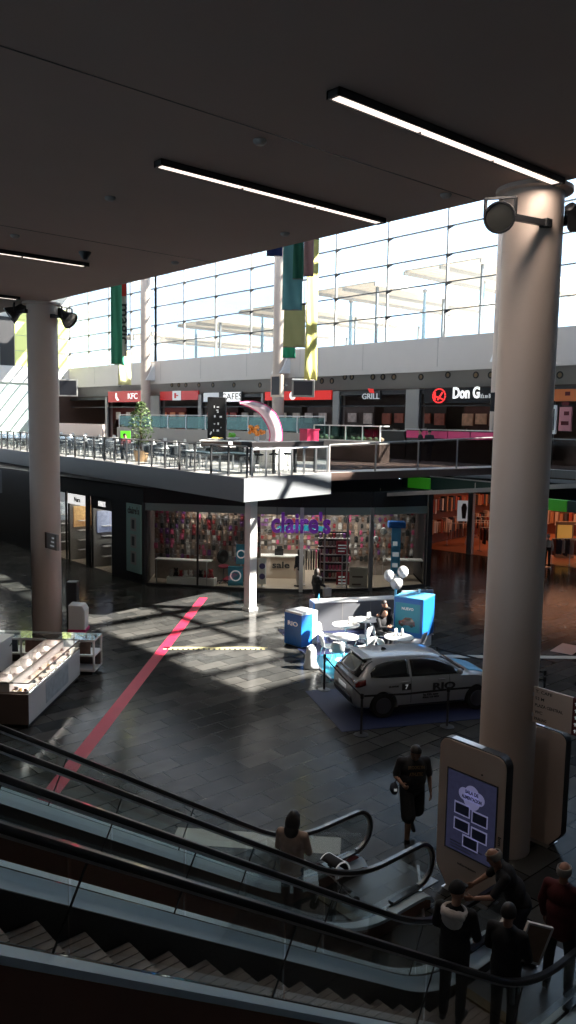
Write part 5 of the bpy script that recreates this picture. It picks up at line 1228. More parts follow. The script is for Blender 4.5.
def end_patch(name, m, dirx, x0, ylim, zlo, zhi, ny=12, nz=6, off=.006):
    rows = []
    for k in range(nz + 1):
        z = zlo + (zhi - zlo) * k / nz; yl = ylim(k / nz); r = []
        for i in range(ny + 1):
            y = -yl + 2 * yl * i / ny; p = on_body((x0, y, z), (dirx, 0, 0), off); r.append(p or Vector((x0 + dirx, y, z)))
        rows.append(r)
    return obj(name, MB().grid(rows), m, car, smooth=True, solid=.006)
end_patch('rear_window', M['car_glass'], 1, -3, lambda f: .68 - .10 * f, 1.02, 1.365)
end_patch('windscreen', M['car_glass'], -1, 3, lambda f: .66 - .10 * f, .99, 1.36)
end_patch('rear_bumper_trim', M['dark'], 1, -3, lambda f: .66, .38, .54, 10, 3)
end_patch('number_plate', M['sign_dim'], 1, -3, lambda f: .26, .62, .72, 4, 2, .012)
end_patch('grille', M['dark'], -1, 3, lambda f: .5, .36, .48, 8, 3)
hood = []
for i in range(9):
    x = 1.18 + .5 * i / 8; hood.append([on_body((x, y, 3), (0, 0, -1), .006) for y in [-.52 + 1.04 * k / 6 for k in range(7)]])
obj('hood_graphic', MB().grid(hood), M['blue_light'], car, smooth=True, solid=.005)
p = on_body((-.95, .0, 3), (0, 0, -1), 0); obj('roof_antenna', MB().prism([(-.07, 0), (.07, 0), (.02, .05), (-.05, .07)], -.02, .02, 'y').xf(Matrix.Translation(p)), M['dark'], car)
p = on_body((-1.72, 0, 3), (0, 0, -1), 0); obj('roof_spoiler', MB().prism([(-.06, .42), (.18, .42)], 0, 1, 'z') if False else MB().box(-.04, -.52, -.005, .2, .52, .035).xf(Matrix.Translation(on_body((-1.52, 0, 3), (0, 0, -1), -.01) + Vector((-.16, 0, -.02)))), M['car'], car, bevel=.015)
for wx in WX:
    for s_ in (-1, 1):
        w = obj('wheel', MB().lathe([(.20, -.09), (.285, -.10), (.31, -.07), (.31, .07), (.285, .10), (.20, .09)], n=32, M=Matrix.Rotation(PI / 2, 4, 'X')), M['tyre'], car, loc=(wx, s_ * .755, .31), smooth='auto')
        rim = MB().lathe([(.17, -.02), (.20, -.02), (.205, .0), (.20, .02), (.17, .02)], n=28, M=Matrix.Rotation(PI / 2, 4, 'X')); rim.v = [v + Vector((0, s_ * .085, 0)) for v in rim.v]
        for k in range(5):
            a = 2 * PI * k / 5; rim.bar((0, s_ * .085, 0), (.19 * math.cos(a), s_ * .09, .19 * math.sin(a)), .05, .025, up=(0, 1, 0))
        rim.cyl((0, s_ * .07, 0), (0, s_ * .10, 0), .045, n=14)
        obj('rim', rim, mat('rim_grey', (.10, .10, .11), .4, .6), w)
    obj('axle', MB().cyl((wx, -.68, .31), (wx, .68, .31), .04), M['dark'], car)
def door_text(s, x, z, size, width, m=M['dark'], bold=.004):
    me = text_mesh(s, size, .006, bold, width); y = on_body((x, -2, z), (0, 1, 0), .012).y
    me.transform(frame_at((x, y, z), (1, 0, 0))); obj('lettering', me, m, car)
door_text('RIO', .34, .70, .24, .62, bold=.010); door_text('by KIA now', -.02, .52, .075, .42); door_text('from 1.0 GDI', -.02, .45, .055, .44)
y = on_body((-.84 + .14, -2, .76), (0, 1, 0), .008).y
obj('warranty_badge', MB().box(-.80, y - .004, .67, -.56, y + .006, .83), M['dark'], car); me = text_mesh('7', .15, .004, .006); me.transform(frame_at((-.68, y - .008, .75), (1, 0, 0))); obj('lettering', me, M['sign_dim'], car)
door_text('KIA MOTORS', -1.02, .78, .05, .26)
# ---- belt barriers
def post(p, label):
    t = thing('barrier_post', label, 'barrier post', (p.x, p.y, .0), 0, 'black belt barrier posts around the car')
    zb = .0
    obj('base', MB().lathe([(.17, zb), (.17, .02), (.05, .035)], n=24), M['dark'], t, smooth='auto'); obj('pole', MB().cyl((0, 0, .03), (0, 0, .93), .03, n=14), M['dark'], t)
    obj('belt_head', MB().lathe([(.04, .88), (.042, .98), (.03, 1.0)], n=14), M['black'], t); return t
PA, PB, PC_, PDD, PE = (PZ(324, 690, 0), PZ(361, 735, 0), PZ(447, 727, 0), PZ(437, 648, .95), PZ(545, 672, .95))
lab = ('nearest the cyan panel, left of the car', 'closest to the escalators, at the rear corner of the car', 'in front of the car door lettering', 'beyond the car bonnet', 'right of the big near column')
posts = [Vector((p.x, p.y, 0)) for p in (PA, PB, PC_, PDD, PE)]
for p, l in zip(posts, lab): post(p, 'black belt barrier post ' + l)
PF = CC + HD * 2.75 - LD * 1.55; PG = CC + HD * 2.9 + LD * 1.4
post(PF, 'black belt barrier post at the front corner of the car behind the near column')
bn = 0
for a, b, l in ((posts[0], posts[1], 'from the cyan panel to the rear corner of the car'), (posts[1], posts[2], 'across the rear wheel and door'), (posts[2], PF, 'across the front wheel of the car'), (posts[3], posts[4], 'beyond the bonnet towards the right edge')):
    a = a + Vector((0, 0, .93)); b = b + Vector((0, 0, .93)); d = (b - a).normalized() * .05
    mid = (a + b) / 2 + Vector((0, 0, -.03)); tag(obj('barrier_belt', MB().bar(a + d, mid, .006, .05).bar(mid, b - d, .006, .05), M['black']), 'black barrier belt stretched ' + l, 'barrier belt')
# ---- furniture
def mk_shell():
    t = thing('shell_chair', '', 'chair', (0, 0, 0), 0, 'white shell chairs around the cafe tables')       # back at -x
    rows = []
    prof = [(.23, .43), (.15, .44), (.0, .435), (-.12, .44), (-.19, .48), (-.225, .56), (-.25, .66), (-.275, .76), (-.29, .82)]
    wid = [.19, .225, .24, .21, .165, .17, .215, .205, .13]
    for (x, z), w in zip(prof, wid): rows.append([Vector((x + (.05 * a * a if z > .5 else 0), a * w, z + (.03 * a * a if z < .5 else 0))) for a in [-1 + 2 * k / 8 for k in range(9)]])
    obj('shell', MB().grid(rows), M['gloss_white'], t, smooth=True, solid=.016)
    for sx in (-1, 1):
        for sy in (-1, 1): obj('leg', MB().tube([(sx * .04, sy * .04, .425), (sx * .14, sy * .14, .40), (sx * .22, sy * .22, 0)], .010, 6), M['chrome'], t)
    return t
def mk_round():
    t = thing('round_table', '', 'table', (0, 0, 0), 0, 'round white cafe tables'); 
    obj('tabletop', MB().lathe([(.42, .715), (.45, .72), (.45, .74), (.43, .745)], n=36), M['gloss_white'], t, smooth='auto')
    obj('pedestal', MB().lathe([(.03, .03), (.03, .66), (.10, .715)], n=14), M['gloss_white'], t, smooth='auto'); obj('base', MB().lathe([(.26, 0), (.26, .012), (.05, .035)], n=28), M['gloss_white'], t, smooth='auto'); return t
r0 = mk_round(); tb = []
for k, (x, y, l) in enumerate(((346, 624.5, 'nearest the left blue box, farther of the two'), (344, 637, 'closest to the cyan panel'), (366, 619.5, 'beside the grey low wall'), (399, 637, 'closest to the car roof on the right'))):
    p = PZ(x, y, .745); p.z = .0145 if k != 1 else .0235; tb.append(p); lab = 'round white cafe table ' + l
    if k == 0: r0.location = p; r0['label'] = lab
    else: dup(r0, p, 0, lab)
s0 = mk_shell()
for k, (x, y, rz, l) in enumerate(((325, 634, -.4, 'between the left blue box and the tables'), (328, 646, .3, 'at the cyan panel, seen from its back left'), (337, 651, 1.6, 'on the cyan panel with its back to the car'), (363, 636, 2.6, 'right of the two left tables, farther one'), (366, 646, 2.2, 'right of the two left tables, nearer one'),
                                   (386, 648, .5, 'left of the right table'), (425, 634, 2.2, 'behind the blue cabinet and the right table'), (379, 634, .2, 'carrying the bent seated person'), (418, 641, 2.6, 'right of the right table, beside the blue cabinet'), (403, 652, 1.5, 'in front of the right table, backed by the car roof'))):
    if k == 6: continue
    p = PZ(x, y, .5); p.z = .0145 if k not in (1, 2, 4) else .03
    lab = 'white shell chair ' + l; rz_ = rz + math.atan2(SIDE.y, SIDE.x)
    if k == 7: SITP = (p.copy(), rz_)
    if k == 0: s0.location = p; s0.rotation_euler.z = rz_; s0['label'] = lab
    else: dup(s0, p, rz_, lab)
# menu holders on tables
h0 = None
for k, (ti, dx, dy, l) in enumerate(((0, .18, .1, 'on the farther left table'), (0, .32, -.02, 'at the rim of the farther left table'), (2, .1, .05, 'on the table beside the grey wall'), (3, -.1, .12, 'on the right table, left one'), (3, .12, .12, 'on the right table, right one'))):
    p = tb[ti] + SIDE * dx * .9 + VIEW * dy; p.z = .0145 + .7455
    if h0 is None:
        h0 = thing('menu_holder', 'white menu holder ' + l, 'menu holder', p, fz + .3, 'menu holders on the round tables'); obj('card', MB().prism([(-.05, 0), (.05, 0), (.01, .22), (-.01, .22)], -.07, .07, 'x'), M['white'], h0); obj('foot', MB().box(-.08, -.06, 0, .08, .06, .006), M['chrome'], h0)
    else: dup(h0, p, fz + .3 * k, 'white menu holder ' + l)
for k, (ti, dx, dy) in enumerate(((1, -.1, -.05), (1, .12, .06), (0, -.15, 0))):
    p = tb[ti] + SIDE * dx + VIEW * dy; p.z = tb[ti].z + .7455
    tag(obj('leaflet', MB().box(-.10, -.07, 0, .10, .07, .004), M['grey'], loc=p, rz=k * 1.1), 'printed grey leaflet lying on the %s table, %s' % (('nearer left', 'nearer left', 'farther left')[k], ('left one', 'right one', 'single')[k]), 'leaflet')
# low wall counter
t = thing('partition_counter', 'long low counter wall, grey darkened as shade, bright white top, behind the cafe tables', 'counter', DP(1.15, 5.0, .0145), hang)
obj('body', MB().box(0, 0, 0, 3.1, .5, 1.0), mat('counter_shade_tint', (.14, .145, .16), .5), t, bevel=.01); obj('worktop', MB().box(-.02, -.02, 1.0, 3.12, .52, 1.04), M['gloss_white'], t); obj('end_panel', MB().box(-.05, .02, 0, -.001, .5, 1.02), M['blue'], t)  # body colour darkened to stand for shade on the counter front
for k in range(2): obj('seam', MB().box(1.0 + k * 1.05, -.004, 0, 1.015 + k * 1.05, .0, 1.0), M['grey'], t)
tag(obj('bottle', MB().lathe([(.03, 0), (.035, .15), (.015, .2), (.015, .25)], n=12), M['blue_light'], loc=DP(1.35, 5.2, .0145 + 1.042)), 'small blue bottle standing at the left end of the low grey counter', 'bottle')
# promotional boxes
t = thing('promotion_box', 'blue and white display box at the left corner of the cafe mat', 'display box', DP(.12, 3.2, .0145), hang + .5)
obj('body', MB().box(0, 0, 0, .75, .75, 1.12), M['gloss_white'], t, bevel=.01); obj('blue_front', MB().box(-.012, -.001, .02, -.001, .76, 1.05), M['blue'], t); obj('blue_side', MB().box(-.01, -.012, .02, .50, -.001, 1.05), M['blue'], t)
me = text_mesh('RIO', .2, .004, .004, .45); me.transform(frame_at((-.0145, .38, .72), (0, -1, 0))); obj('lettering', me, M['sign_dim'], t)
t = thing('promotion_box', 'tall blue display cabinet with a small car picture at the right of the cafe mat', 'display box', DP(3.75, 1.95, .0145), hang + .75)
obj('body', MB().box(0, 0, .42, 1.0, 1.0, 1.66), M['blue'], t, bevel=.012); obj('base', MB().box(.05, .05, 0, .95, .95, .42), M['gloss_white'], t); obj('top_panel', MB().box(.0, .0, 1.66, 1.0, 1.0, 1.69), M['blue_light'], t)  # top given a paler blue to stand for sunlight on it
obj('poster', MB().box(-.014, .10, .58, -.001, .94, 1.5), M['teal'], t)
g = MB().prism([(.25, .78), (.80, .78), (.82, .90), (.70, .94), (.58, 1.04), (.38, 1.04), (.27, .93)], -.022, -.0145, 'x'); obj('car_picture', g, M['tail'], t)
g = MB().prism([(.38, .94), (.62, .94), (.56, 1.02), (.40, 1.02)], -.026, -.0225, 'x').lathe([(.06, 0), (.06, .006)], (-.026, .37, .79), 14, M=Matrix.Rotation(PI/2, 4, 'Y')).lathe([(.06, 0), (.06, .006)], (-.026, .70, .79), 14, M=Matrix.Rotation(PI/2, 4, 'Y')); obj('picture_detail', g, M['dark'], t)
me = text_mesh('NUEVO', .12, .004, .003, .40); me.transform(frame_at((-.018, .52, 1.32), (0, -1, 0))); obj('lettering', me, M['sign_dim'], t)
t = thing('partition_panel', 'upright grey-white panel left of the tall blue cabinet', 'panel', DP(3.95, 3.9, .0145), hang)
obj('panel', MB().box(-.05, 0, 0, 1.1, .08, 1.55), mat('panel_grey', (.38, .38, .40), .5), t, bevel=.01); obj('foot', MB().box(-.05, -.15, 0, .05, .25, .03).box(1.0, -.15, 0, 1.1, .25, .03), M['steel'], t)
tag(obj('paper_cup', MB().lathe([(.03, 0), (.045, .12), (.047, .125)], n=14), M['gloss_white'], loc=DP(4.05, 2.9, .0145 + 1.692)), 'white paper cup on top of the tall blue cabinet', 'cup')
# balloons on a blue pole
p = PD(395, 612, 27.9); bp = Vector((p.x, p.y, .0145))
t = thing('balloon_pole', 'slim blue pole carrying white balloons behind the seated people', 'pole', bp); obj('pole', MB().cyl((0, 0, .03), (0, 0, 1.55), .045, n=12), M['blue_light'], t); obj('base', MB().lathe([(.18, 0), (.18, .025), (.04, .04)], n=20), M['blue'], t)
for k, (x, y, l, r) in enumerate(((389, 575.5, 'upper left of three', .185), (403, 572, 'upper right of three', .195), (396.5, 583, 'lowest and largest of three', .225))):
    p = PD(x, y, 27.9); t = thing('balloon', 'round white balloon on the blue pole, ' + l, 'balloon', p, 0, 'balloons on the blue pole'); obj('balloon', MB().ell((0, 0, 0), (r, r, r * 1.1), 20, 12).ell((0, 0, -r * 1.12), .025, 8, 6), M['gloss_white'], t, smooth=True)
    e = bp + Vector((0, 0, 1.52)) - p; obj('stem', MB().cyl((0, 0, -r * 1.1), e, .012, n=6), M['white'], t)
p = PZ(311, 655, 0.4); t = thing('plastic_bag', 'translucent pale sack leaning at the left edge of the cafe mat', 'bag', Vector((p.x, p.y, .024)), .3)
g = MB(); rows = [[Vector(((.22 - .10 * k / 6) * (1 + .12 * math.sin(j * 2.3 + k)) * math.cos(2*PI*j/14), (.22 - .10 * k / 6) * (1 + .12 * math.cos(j * 1.7 + k)) * math.sin(2*PI*j/14), .62 * k / 6)) for j in range(15)] for k in range(7)]; g.grid(rows); obj('sack', g, mat('sack_plastic', (.55, .58, .60), .3), t, smooth=True, solid=.005); obj('knot', MB().ell((0, 0, .64), (.10, .08, .05)), mat('sack_plastic_knot', (.6, .62, .64), .3), t, smooth=True)
# ------------------------------------------------------------------ PEOPLE
def fuse(mb, vox, sm=3):
    me = mb.mesh('work')
    return evaluated_mesh(me, [('REMESH', {'mode': 'VOXEL', 'voxel_size': vox}), ('SMOOTH', {'factor': .5, 'iterations': sm})])
def cap(mb, a, b, ra, rb, n=12):
    a, b = Vector(a), Vector(b)
    mb.cyl(a, b, ra, rb, n); mb.ell(a, ra, n, 8); mb.ell(b, rb, n, 8)
def hand(mb, wrist, direction, palm_n, side, curl=.5):
    d = Vector(direction).normalized(); nrm = Vector(palm_n); nrm = (nrm - d * nrm.dot(d)).normalized(); w = d.cross(nrm).normalized() * side
    c = wrist + d * .05
    R_ = Matrix((w, nrm, d)).transposed().to_4x4()
    mb.ell(c, (.042, .017, .055), 12, 8, M=R_)
    for k, (off, L) in enumerate(((-.030, .062), (-.010, .074), (.010, .070), (.029, .055))):
        b0 = wrist + d * .088 + w * off; b1 = b0 + (d * math.cos(curl * .6) + nrm * math.sin(curl * .6)) * L * .55; b2 = b1 + (d * math.cos(curl * 1.8) + nrm * math.sin(curl * 1.8)) * L * .5
        cap(mb, b0, b1, .0095, .009, 8); cap(mb, b1, b2, .009, .0075, 8)
    t0 = wrist + d * .025 - w * .030; t1 = t0 + (d * .7 - w * .6 + nrm * .3).normalized() * .035; t2 = t1 + (d * .9 - w * .1 + nrm * .4).normalized() * .030
    cap(mb, t0, t1, .012, .010, 8); cap(mb, t1, t2, .010, .008, 8)
BASE = dict(pelvis=(0, 0, .95), chest=(0, 0, 1.27), neck=(-.01, 0, 1.46), head=(.015, 0, 1.61), hl=0, ht=0,
            shL=(0, .185, 1.395), shR=(0, -.185, 1.395), elL=(-.02, .235, 1.13), elR=(-.02, -.235, 1.13), wrL=(.05, .245, .89), wrR=(.05, -.245, .89),
            hiL=(0, .095, .92), hiR=(0, -.095, .92), knL=(.02, .10, .51), knR=(.02, -.10, .51), anL=(-.02, .10, .085), anR=(-.02, -.10, .085), toL=(.13, .115, .035), toR=(.13, -.115, .035),
            hdL=None, hdR=None, cuL=.5, cuR=.5)
def person(label, loc, face, pose=None, top='cloth_black', bottom='denim', hair='short', hair_m='hair', skin='skin', shoe='dark', sleeves=1.0, legs=1.0, scale=1.0, vox=.009, group=None, coat=0, fat=1.0, bulk=1.0):
    J = dict(BASE); J.update(pose or {}); V = {k: Vector(v) if isinstance(v, tuple) else v for k, v in J.items()}
    rz = math.atan2(face.y, face.x)
    t = thing('person', label, 'person', loc, rz, group); t.scale = (scale,) * 3
    # --- head orientation: turned by hl (yaw) and bowed by ht (pitch)
    HM = Matrix.Translation(V['head']) @ Matrix.Rotation(J['hl'], 4, 'Z') @ Matrix.Rotation(J['ht'], 4, 'Y')
    b = MB(); h = MB()
    h.ell((0, 0, .015), (.093, .074, .105), 20, 14).ell((.02, 0, -.05), (.070, .058, .070), 16, 10).ell((.045, 0, -.088), (.036, .032, .026), 10, 8)
    h.ell((.095, 0, -.018), (.020, .012, .022), 8, 6); h.cyl((.086, 0, .02), (.104, 0, -.022), .006, .010, 8)          # nose
    for s_ in (-1, 1):
        h.ell((0, s_ * .076, -.01), (.022, .010, .032), 10, 7)                                                          # ears
        h.ell((.074, s_ * .035, .028), (.016, .026, .010), 8, 6)                                                        # brow
    h.ell((.080, 0, -.058), (.010, .024, .006), 8, 6).ell((.078, 0, -.067), (.010, .020, .006), 8, 6)                   # lips
    h.xf(HM); b.v += h.v; o_ = len(b.v) - len(h.v); b.f += [[o_ + i for i in f] for f in h.f]; b.mi += h.mi
    cap(b, V['neck'] - Vector((0, 0, .04)), HM @ Vector((-.015, 0, -.07)), .058, .054)
    pel, che = V['pelvis'], V['chest']
    ax = (che - pel).normalized(); R_ = ax.to_track_quat('Z', 'X').to_matrix().to_4x4()
    up2 = (V['neck'] - che).normalized()
    b.ell(che + ax * .02, (.115, .165, .19), 18, 12); b.ell((pel + che) / 2, (.105 * fat, .145 * fat, .20), 18, 12); b.ell(pel + Vector((0, 0, -.01)), (.115, .165, .135), 18, 12)
    for s_, L in ((1, 'L'), (-1, 'R')):
        sh, el, wr = V['sh' + L], V['el' + L], V['wr' + L]
        cap(b, V['neck'] - Vector((0, 0, .05)), sh, .05, .055); cap(b, sh, el, .050, .040); cap(b, el, wr, .040, .026)
        d = J['hd' + L] or (wr - el); nn = Vector((0, -s_, 0)) if abs(Vector(d).normalized().y) < .8 else Vector((1, 0, 0))
        hand(b, wr, d, nn, s_, J['cu' + L])
        hi, kn, an, to = V['hi' + L], V['kn' + L], V['an' + L], V['to' + L]
        cap(b, hi, kn, .082, .055); cap(b, kn, kn.lerp(an, .35), .052, .053); cap(b, kn.lerp(an, .35), an, .053, .036); cap(b, an + Vector((-.02, 0, -.03)), to, .036, .026)
    obj('body', fuse(b, vox), M[skin], t, smooth=True)
    # eyes
    e = MB(); [e.ell(HM @ Vector((.081, s_ * .034, .010)), (.010, .012, .008), 8, 6) for s_ in (-1, 1)]; obj('eyes', e, M['hair'], t, smooth=True)
    # --- shirt or jacket
    s = MB(); k = bulk + .05 * coat
    s.ell(che + ax * .03, (.140 * k, .190 * k, .19), 18, 12); s.ell((pel + che) / 2, (.135 * k * fat, .172 * k * fat, .20), 18, 12); s.ell(pel + ax * .02, (.138 * k, .182 * k, .13 + .10 * coat), 18, 12)
    if coat: s.ell(pel - Vector((0, 0, .10)), (.140, .185, .16), 18, 12)
    for L in 'LR':
        sh, el, wr = V['sh' + L], V['el' + L], V['wr' + L]
        cap(s, V['neck'] - Vector((.01, 0, .045)), sh, .060, .068 * k)
        e1 = sh.lerp(el, min(1, sleeves * 2)) if sleeves < .5 else el
        cap(s, sh, e1, .066 * k, .056 * k)
        if sleeves >= .5: cap(s, el, el.lerp(wr, (sleeves - .5) * 2 * .95), .056 * k, .042 * k)
    obj('jacket' if coat else 'shirt', fuse(s, max(vox, .011), 4), M[top], t, smooth=True)
    # --- trousers or shorts
    p = MB(); p.ell(pel - Vector((0, 0, .02)), (.132, .178, .13), 18, 12)
    for L in 'LR':
        hi, kn, an = V['hi' + L], V['kn' + L], V['an' + L]
        if legs >= .5: cap(p, hi, kn, .095, .072); cap(p, kn, kn.lerp(an, (legs - .5) * 2 * .95), .072, .058)
        else: cap(p, hi, hi.lerp(kn, legs * 2), .10 * bulk, .105 * bulk)
    obj('trousers' if legs > .6 else 'shorts', fuse(p, max(vox, .011), 4), M[bottom], t, smooth=True)
    for L in 'LR':
        an, to = V['an' + L], V['to' + L]; d = (to - an); d.z = 0; d = d.normalized() if d.length > 1e-3 else Vector((1, 0, 0)); f = MB()
        f.tube([an + Vector((0, 0, .05)), an + Vector((0, 0, -.02)), an - Vector((0, 0, .04))], [.047, .05, .045], 12); lowz = min(an.z - .055, to.z - .008)
        cap(f, an - d * .03 + Vector((0, 0, -.045)), to + d * .03, .042, .036)
        obj('shoe', fuse(f, max(vox, .010), 2), M[shoe], t, smooth=True)
    # --- hair
    if hair:
        g = MB(); n, m_ = 22, 14
        def hp(th, ph, r=1.0):
            x, y, z = math.sin(th) * math.cos(ph), math.sin(th) * math.sin(ph), math.cos(th)
            return Vector((-.010 + x * .106 * r, y * .086 * r, .022 + z * .116 * r))
        rows = []
        for i in range(m_ + 1):
            r = []
            for j in range(n + 1):
                ph = 2 * PI * j / n; front = max(0, math.cos(ph)) ** .6
                tm = {'short': 1.75, 'cap': 1.45, 'fringe': 2.1, 'long': 2.35, 'bald': 2.0}[hair] - front * {'short': .85, 'cap': .25, 'fringe': 1.15, 'long': 1.45, 'bald': .3}[hair]
                t0 = 1.15 if hair == 'bald' else 0.0
                if hair == 'bald' and math.cos(ph) > .35: tm = t0 + .02
                r.append(hp(t0 + (tm - t0) * i / m_, ph, 1.0 if hair != 'cap' else 1.06))
            rows.append(r)
        g.grid(rows)
        if hair == 'long': g.ell((-.030, 0, -.04), (.098, .108, .15), 16, 10).ell((-.05, 0, -.15), (.07, .105, .11), 14, 9)
        g.xf(HM); obj('cap' if hair == 'cap' else 'hair', g, M[hair_m], t, smooth=True, solid=.014)
        if hair == 'cap':
            v_ = MB(); v_.grid([[Vector((.075 + .09 * q, y * (1 - .35 * q * abs(y) / .07), .055 - .015 * q - 2.2 * y * y)) for y in (-.07, -.035, 0, .035, .07)] for q in (0, .5, 1)]); v_.xf(HM); obj('cap_visor', v_, M[hair_m], t, smooth=True, solid=.008)
    return t
FWD = VIEW; LEFT = -SIDE
# man striding towards the escalator, head bowed, shorts
t = person('man in a black lettered T-shirt and black shorts walking towards the escalators, head bowed', (10.3, 8.41, 0), (-VIEW + SIDE * .12), dict(
    pelvis=(.0, 0, .96), chest=(.03, 0, 1.28), neck=(.07, 0, 1.46), head=(.14, .0, 1.575), ht=.6, knR=(.16, -.09, .53), anR=(.12, -.09, .09), toR=(.27, -.10, .035), knL=(-.05, .11, .54), anL=(-.30, .10, .25), toL=(-.24, .11, .10), hiL=(-.01, .10, .93), hiR=(.01, -.10, .93),
    shL=(.03, .205, 1.40), shR=(.03, -.205, 1.40), elR=(.03, -.285, 1.16), wrR=(.24, -.23, 1.12), elL=(-.02, .28, 1.13), wrL=(.02, .30, .88), cuR=1.2), top='cloth_black', bottom='cloth_black', skin='skin_dark', hair='short', sleeves=.42, legs=.48, scale=1.07, shoe='black', vox=.008, bulk=1.16, fat=1.12)
for z, s_, w in ((1.36, 'BROOKLYN', .26), (1.25, 'ATHLETIC', .22), (1.10, '98', .08)):
    me = text_mesh(s_, .075, .004, .002, w); me.transform(frame_at((.198 if z > 1.2 else .180, 0, z), (0, 1, 0)))
    obj('shirt_print', me, mat('print_gold_%d' % int(z * 100), (.20, .13, .06), .7), t)
m1 = t.matrix_basis
tm = Matrix.Translation(t.location) @ Matrix.Rotation(t.rotation_euler.z, 4, 'Z')
q = tm @ (Vector((.33, -.23, 1.15)) * 1.07)
bg = thing('shoulder_bag', 'small dark bag held at the hip of the walking man', 'bag', tm @ (Vector((.16, -.36, 1.0))), t.rotation_euler.z)
obj('pouch', MB().ell((0, 0, .08), (.11, .07, .10), 16, 10), M['cloth_navy'], bg, smooth=True); obj('clasp', MB().cbox((.10, 0, .10), (.02, .05, .04)), M['sign_dim'], bg); obj('strap', MB().tube([(0, 0, .17), (-.05, .10, .28), (-.09, .13, .38)], .012, 6), M['cloth_navy'], bg)
# woman on the farther escalator
zst = max(.012, zr(6.95) - .72 - .16)
t = person('woman with long dark hair and beige jacket riding the farther escalator, seen from behind', (7.05, 7.84, stepz(7.05) + .012), Vector((.85, .45, 0)), dict(head=(.04, 0, 1.60), ht=.35, elL=(.06, .24, 1.14), wrL=(.26, .16, 1.08), elR=(.06, -.24, 1.14), wrR=(.26, -.16, 1.08)), top='cloth_beige', bottom='cloth_navy', hair='long', coat=1, scale=.94, vox=.009)
WOM = t
pc = thing('pushchair', 'dark pushchair with a white rimmed hood in front of the woman on the farther escalator', 'pushchair', (7.95, 7.88, stepz(7.9) + .015), .0); pc.scale = (.85,) * 3
rows = [[Vector((.02 + .20 * math.cos(a) - .06, y, .72 + .22 * math.sin(a))) for y in (-.19, -.1, 0, .1, .19)] for a in [-.1 + .3 * k for k in range(9)]]
obj('hood', MB().grid(rows), M['cloth_black'], pc, smooth=True, solid=.015)
obj('hood_rim', MB().tube([r[-1] for r in rows], .014, 6).tube([r[0] for r in rows], .014, 6).tube([(r) for r in rows[4]], .014, 6), M['sign_dim'], pc)
obj('seat', MB().prism([(-.2, .35), (.22, .28), (.24, .33), (-.1, .42), (-.22, .85), (-.27, .84)], -.19, .19, 'y'), M['cloth_black'], pc, bevel=.01)
obj('frame', MB().tube([(-.55, -.2, 1.0), (-.25, -.2, .75), (.3, -.2, .12)], .014, 6).tube([(-.55, .2, 1.0), (-.25, .2, .75), (.3, .2, .12)], .014, 6).tube([(-.55, -.2, 1.0), (-.55, .2, 1.0)], .014, 6).tube([(-.05, -.2, .5), (-.28, -.2, .12)], .014, 6).tube([(-.05, .2, .5), (-.28, .2, .12)], .014, 6), M['steel'], pc)
for x in (-.28, .3):
    for s_ in (-1, 1): obj('wheel', MB().lathe([(.05, -.02), (.10, -.02), (.10, .02), (.05, .02)], (x, s_ * .21, .10), 18, M=Matrix.Rotation(PI/2, 4, 'X')), M['tyre'], pc)
# group at the foot of the nearer escalator
person('man in a black cap and dark hooded jacket at the foot of the nearer escalator', (7.30, 5.24, stepz(7.05) + .01), (VIEW * .9 + SIDE * .5), dict(elL=(.05, .25, 1.14), wrL=(.22, .2, 1.0), elR=(.03, -.25, 1.13), wrR=(.2, -.2, .98), head=(.02, 0, 1.61), hl=-.3), top='cloth_black', bottom='cloth_black', hair='cap', hair_m='cloth_black', coat=1, scale=.99)
hd = bpy.data.objects.get('person.002') or None
hq = [o for o in bpy.data.objects if o.name.startswith('person') and o.get('label', '').startswith('man in a black cap')][0]
obj('hood', MB().tube([(.085 * math.cos(a) - .07, .135 * math.sin(a), 1.44 + .025 * math.cos(a)) for a in [2*PI*k/18 for k in range(19)]], [.022 + .035 * max(0, -math.cos(2*PI*k/18)) for k in range(19)], 10, cap=False).ell((-.15, 0, 1.36), (.055, .13, .12)).ell((-.13, .08, 1.41), (.06, .07, .06)).ell((-.13, -.08, 1.41), (.06, .07, .06)), M['cloth_pale'], hq, smooth=True)
person('bald man in a black T-shirt and jeans leaning towards the man in the cap', (8.86, 5.45, .014), (-SIDE * .95 + VIEW * .1), dict(pelvis=(-.10, 0, .94), chest=(.10, 0, 1.24), neck=(.22, 0, 1.40), head=(.29, 0, 1.535), ht=.45, hl=-.2, shL=(.16, .19, 1.35), shR=(.16, -.19, 1.35), elL=(.33, .25, 1.12), wrL=(.55, .18, 1.05), elR=(.32, -.25, 1.14), wrR=(.50, -.22, 1.02), hiL=(-.10, .10, .91), hiR=(-.10, -.10, .91), knL=(.10, .11, .50), anL=(.06, .11, .085), toL=(.21, .12, .035), knR=(-.14, -.10, .50), anR=(-.30, -.10, .085), toR=(-.15, -.11, .035)), top='cloth_black', bottom='denim', hair='bald', hair_m='hair_grey', sleeves=.42, skin='skin', scale=1.0, fat=1.1)
bp_ = person('person in a black jacket holding a framed panel at the foot of the nearer escalator', (7.70, 4.80, stepz(7.7) + .01), (VIEW * .85 + SIDE * .6), dict(elR=(.06, -.24, 1.12), wrR=(.25, -.20, .97), elL=(.05, .24, 1.12), wrL=(.2, .2, 1.0), cuR=1.3), top='cloth_black', bottom='cloth_black', hair='short', coat=1, scale=.97)
M4 = Matrix.Translation(bp_.location) @ Matrix.Rotation(bp_.rotation_euler.z, 4, 'Z')
fp = M4 @ Vector((.40, -.26, .86)) - SIDE * .15
fr_ = thing('framed_panel', 'tan panel in a white frame held by the person in the black jacket', 'picture frame', fp, bp_.rotation_euler.z + .9); fr_.scale = (.85,) * 3
Rt = Matrix.Rotation(.38, 4, 'X')
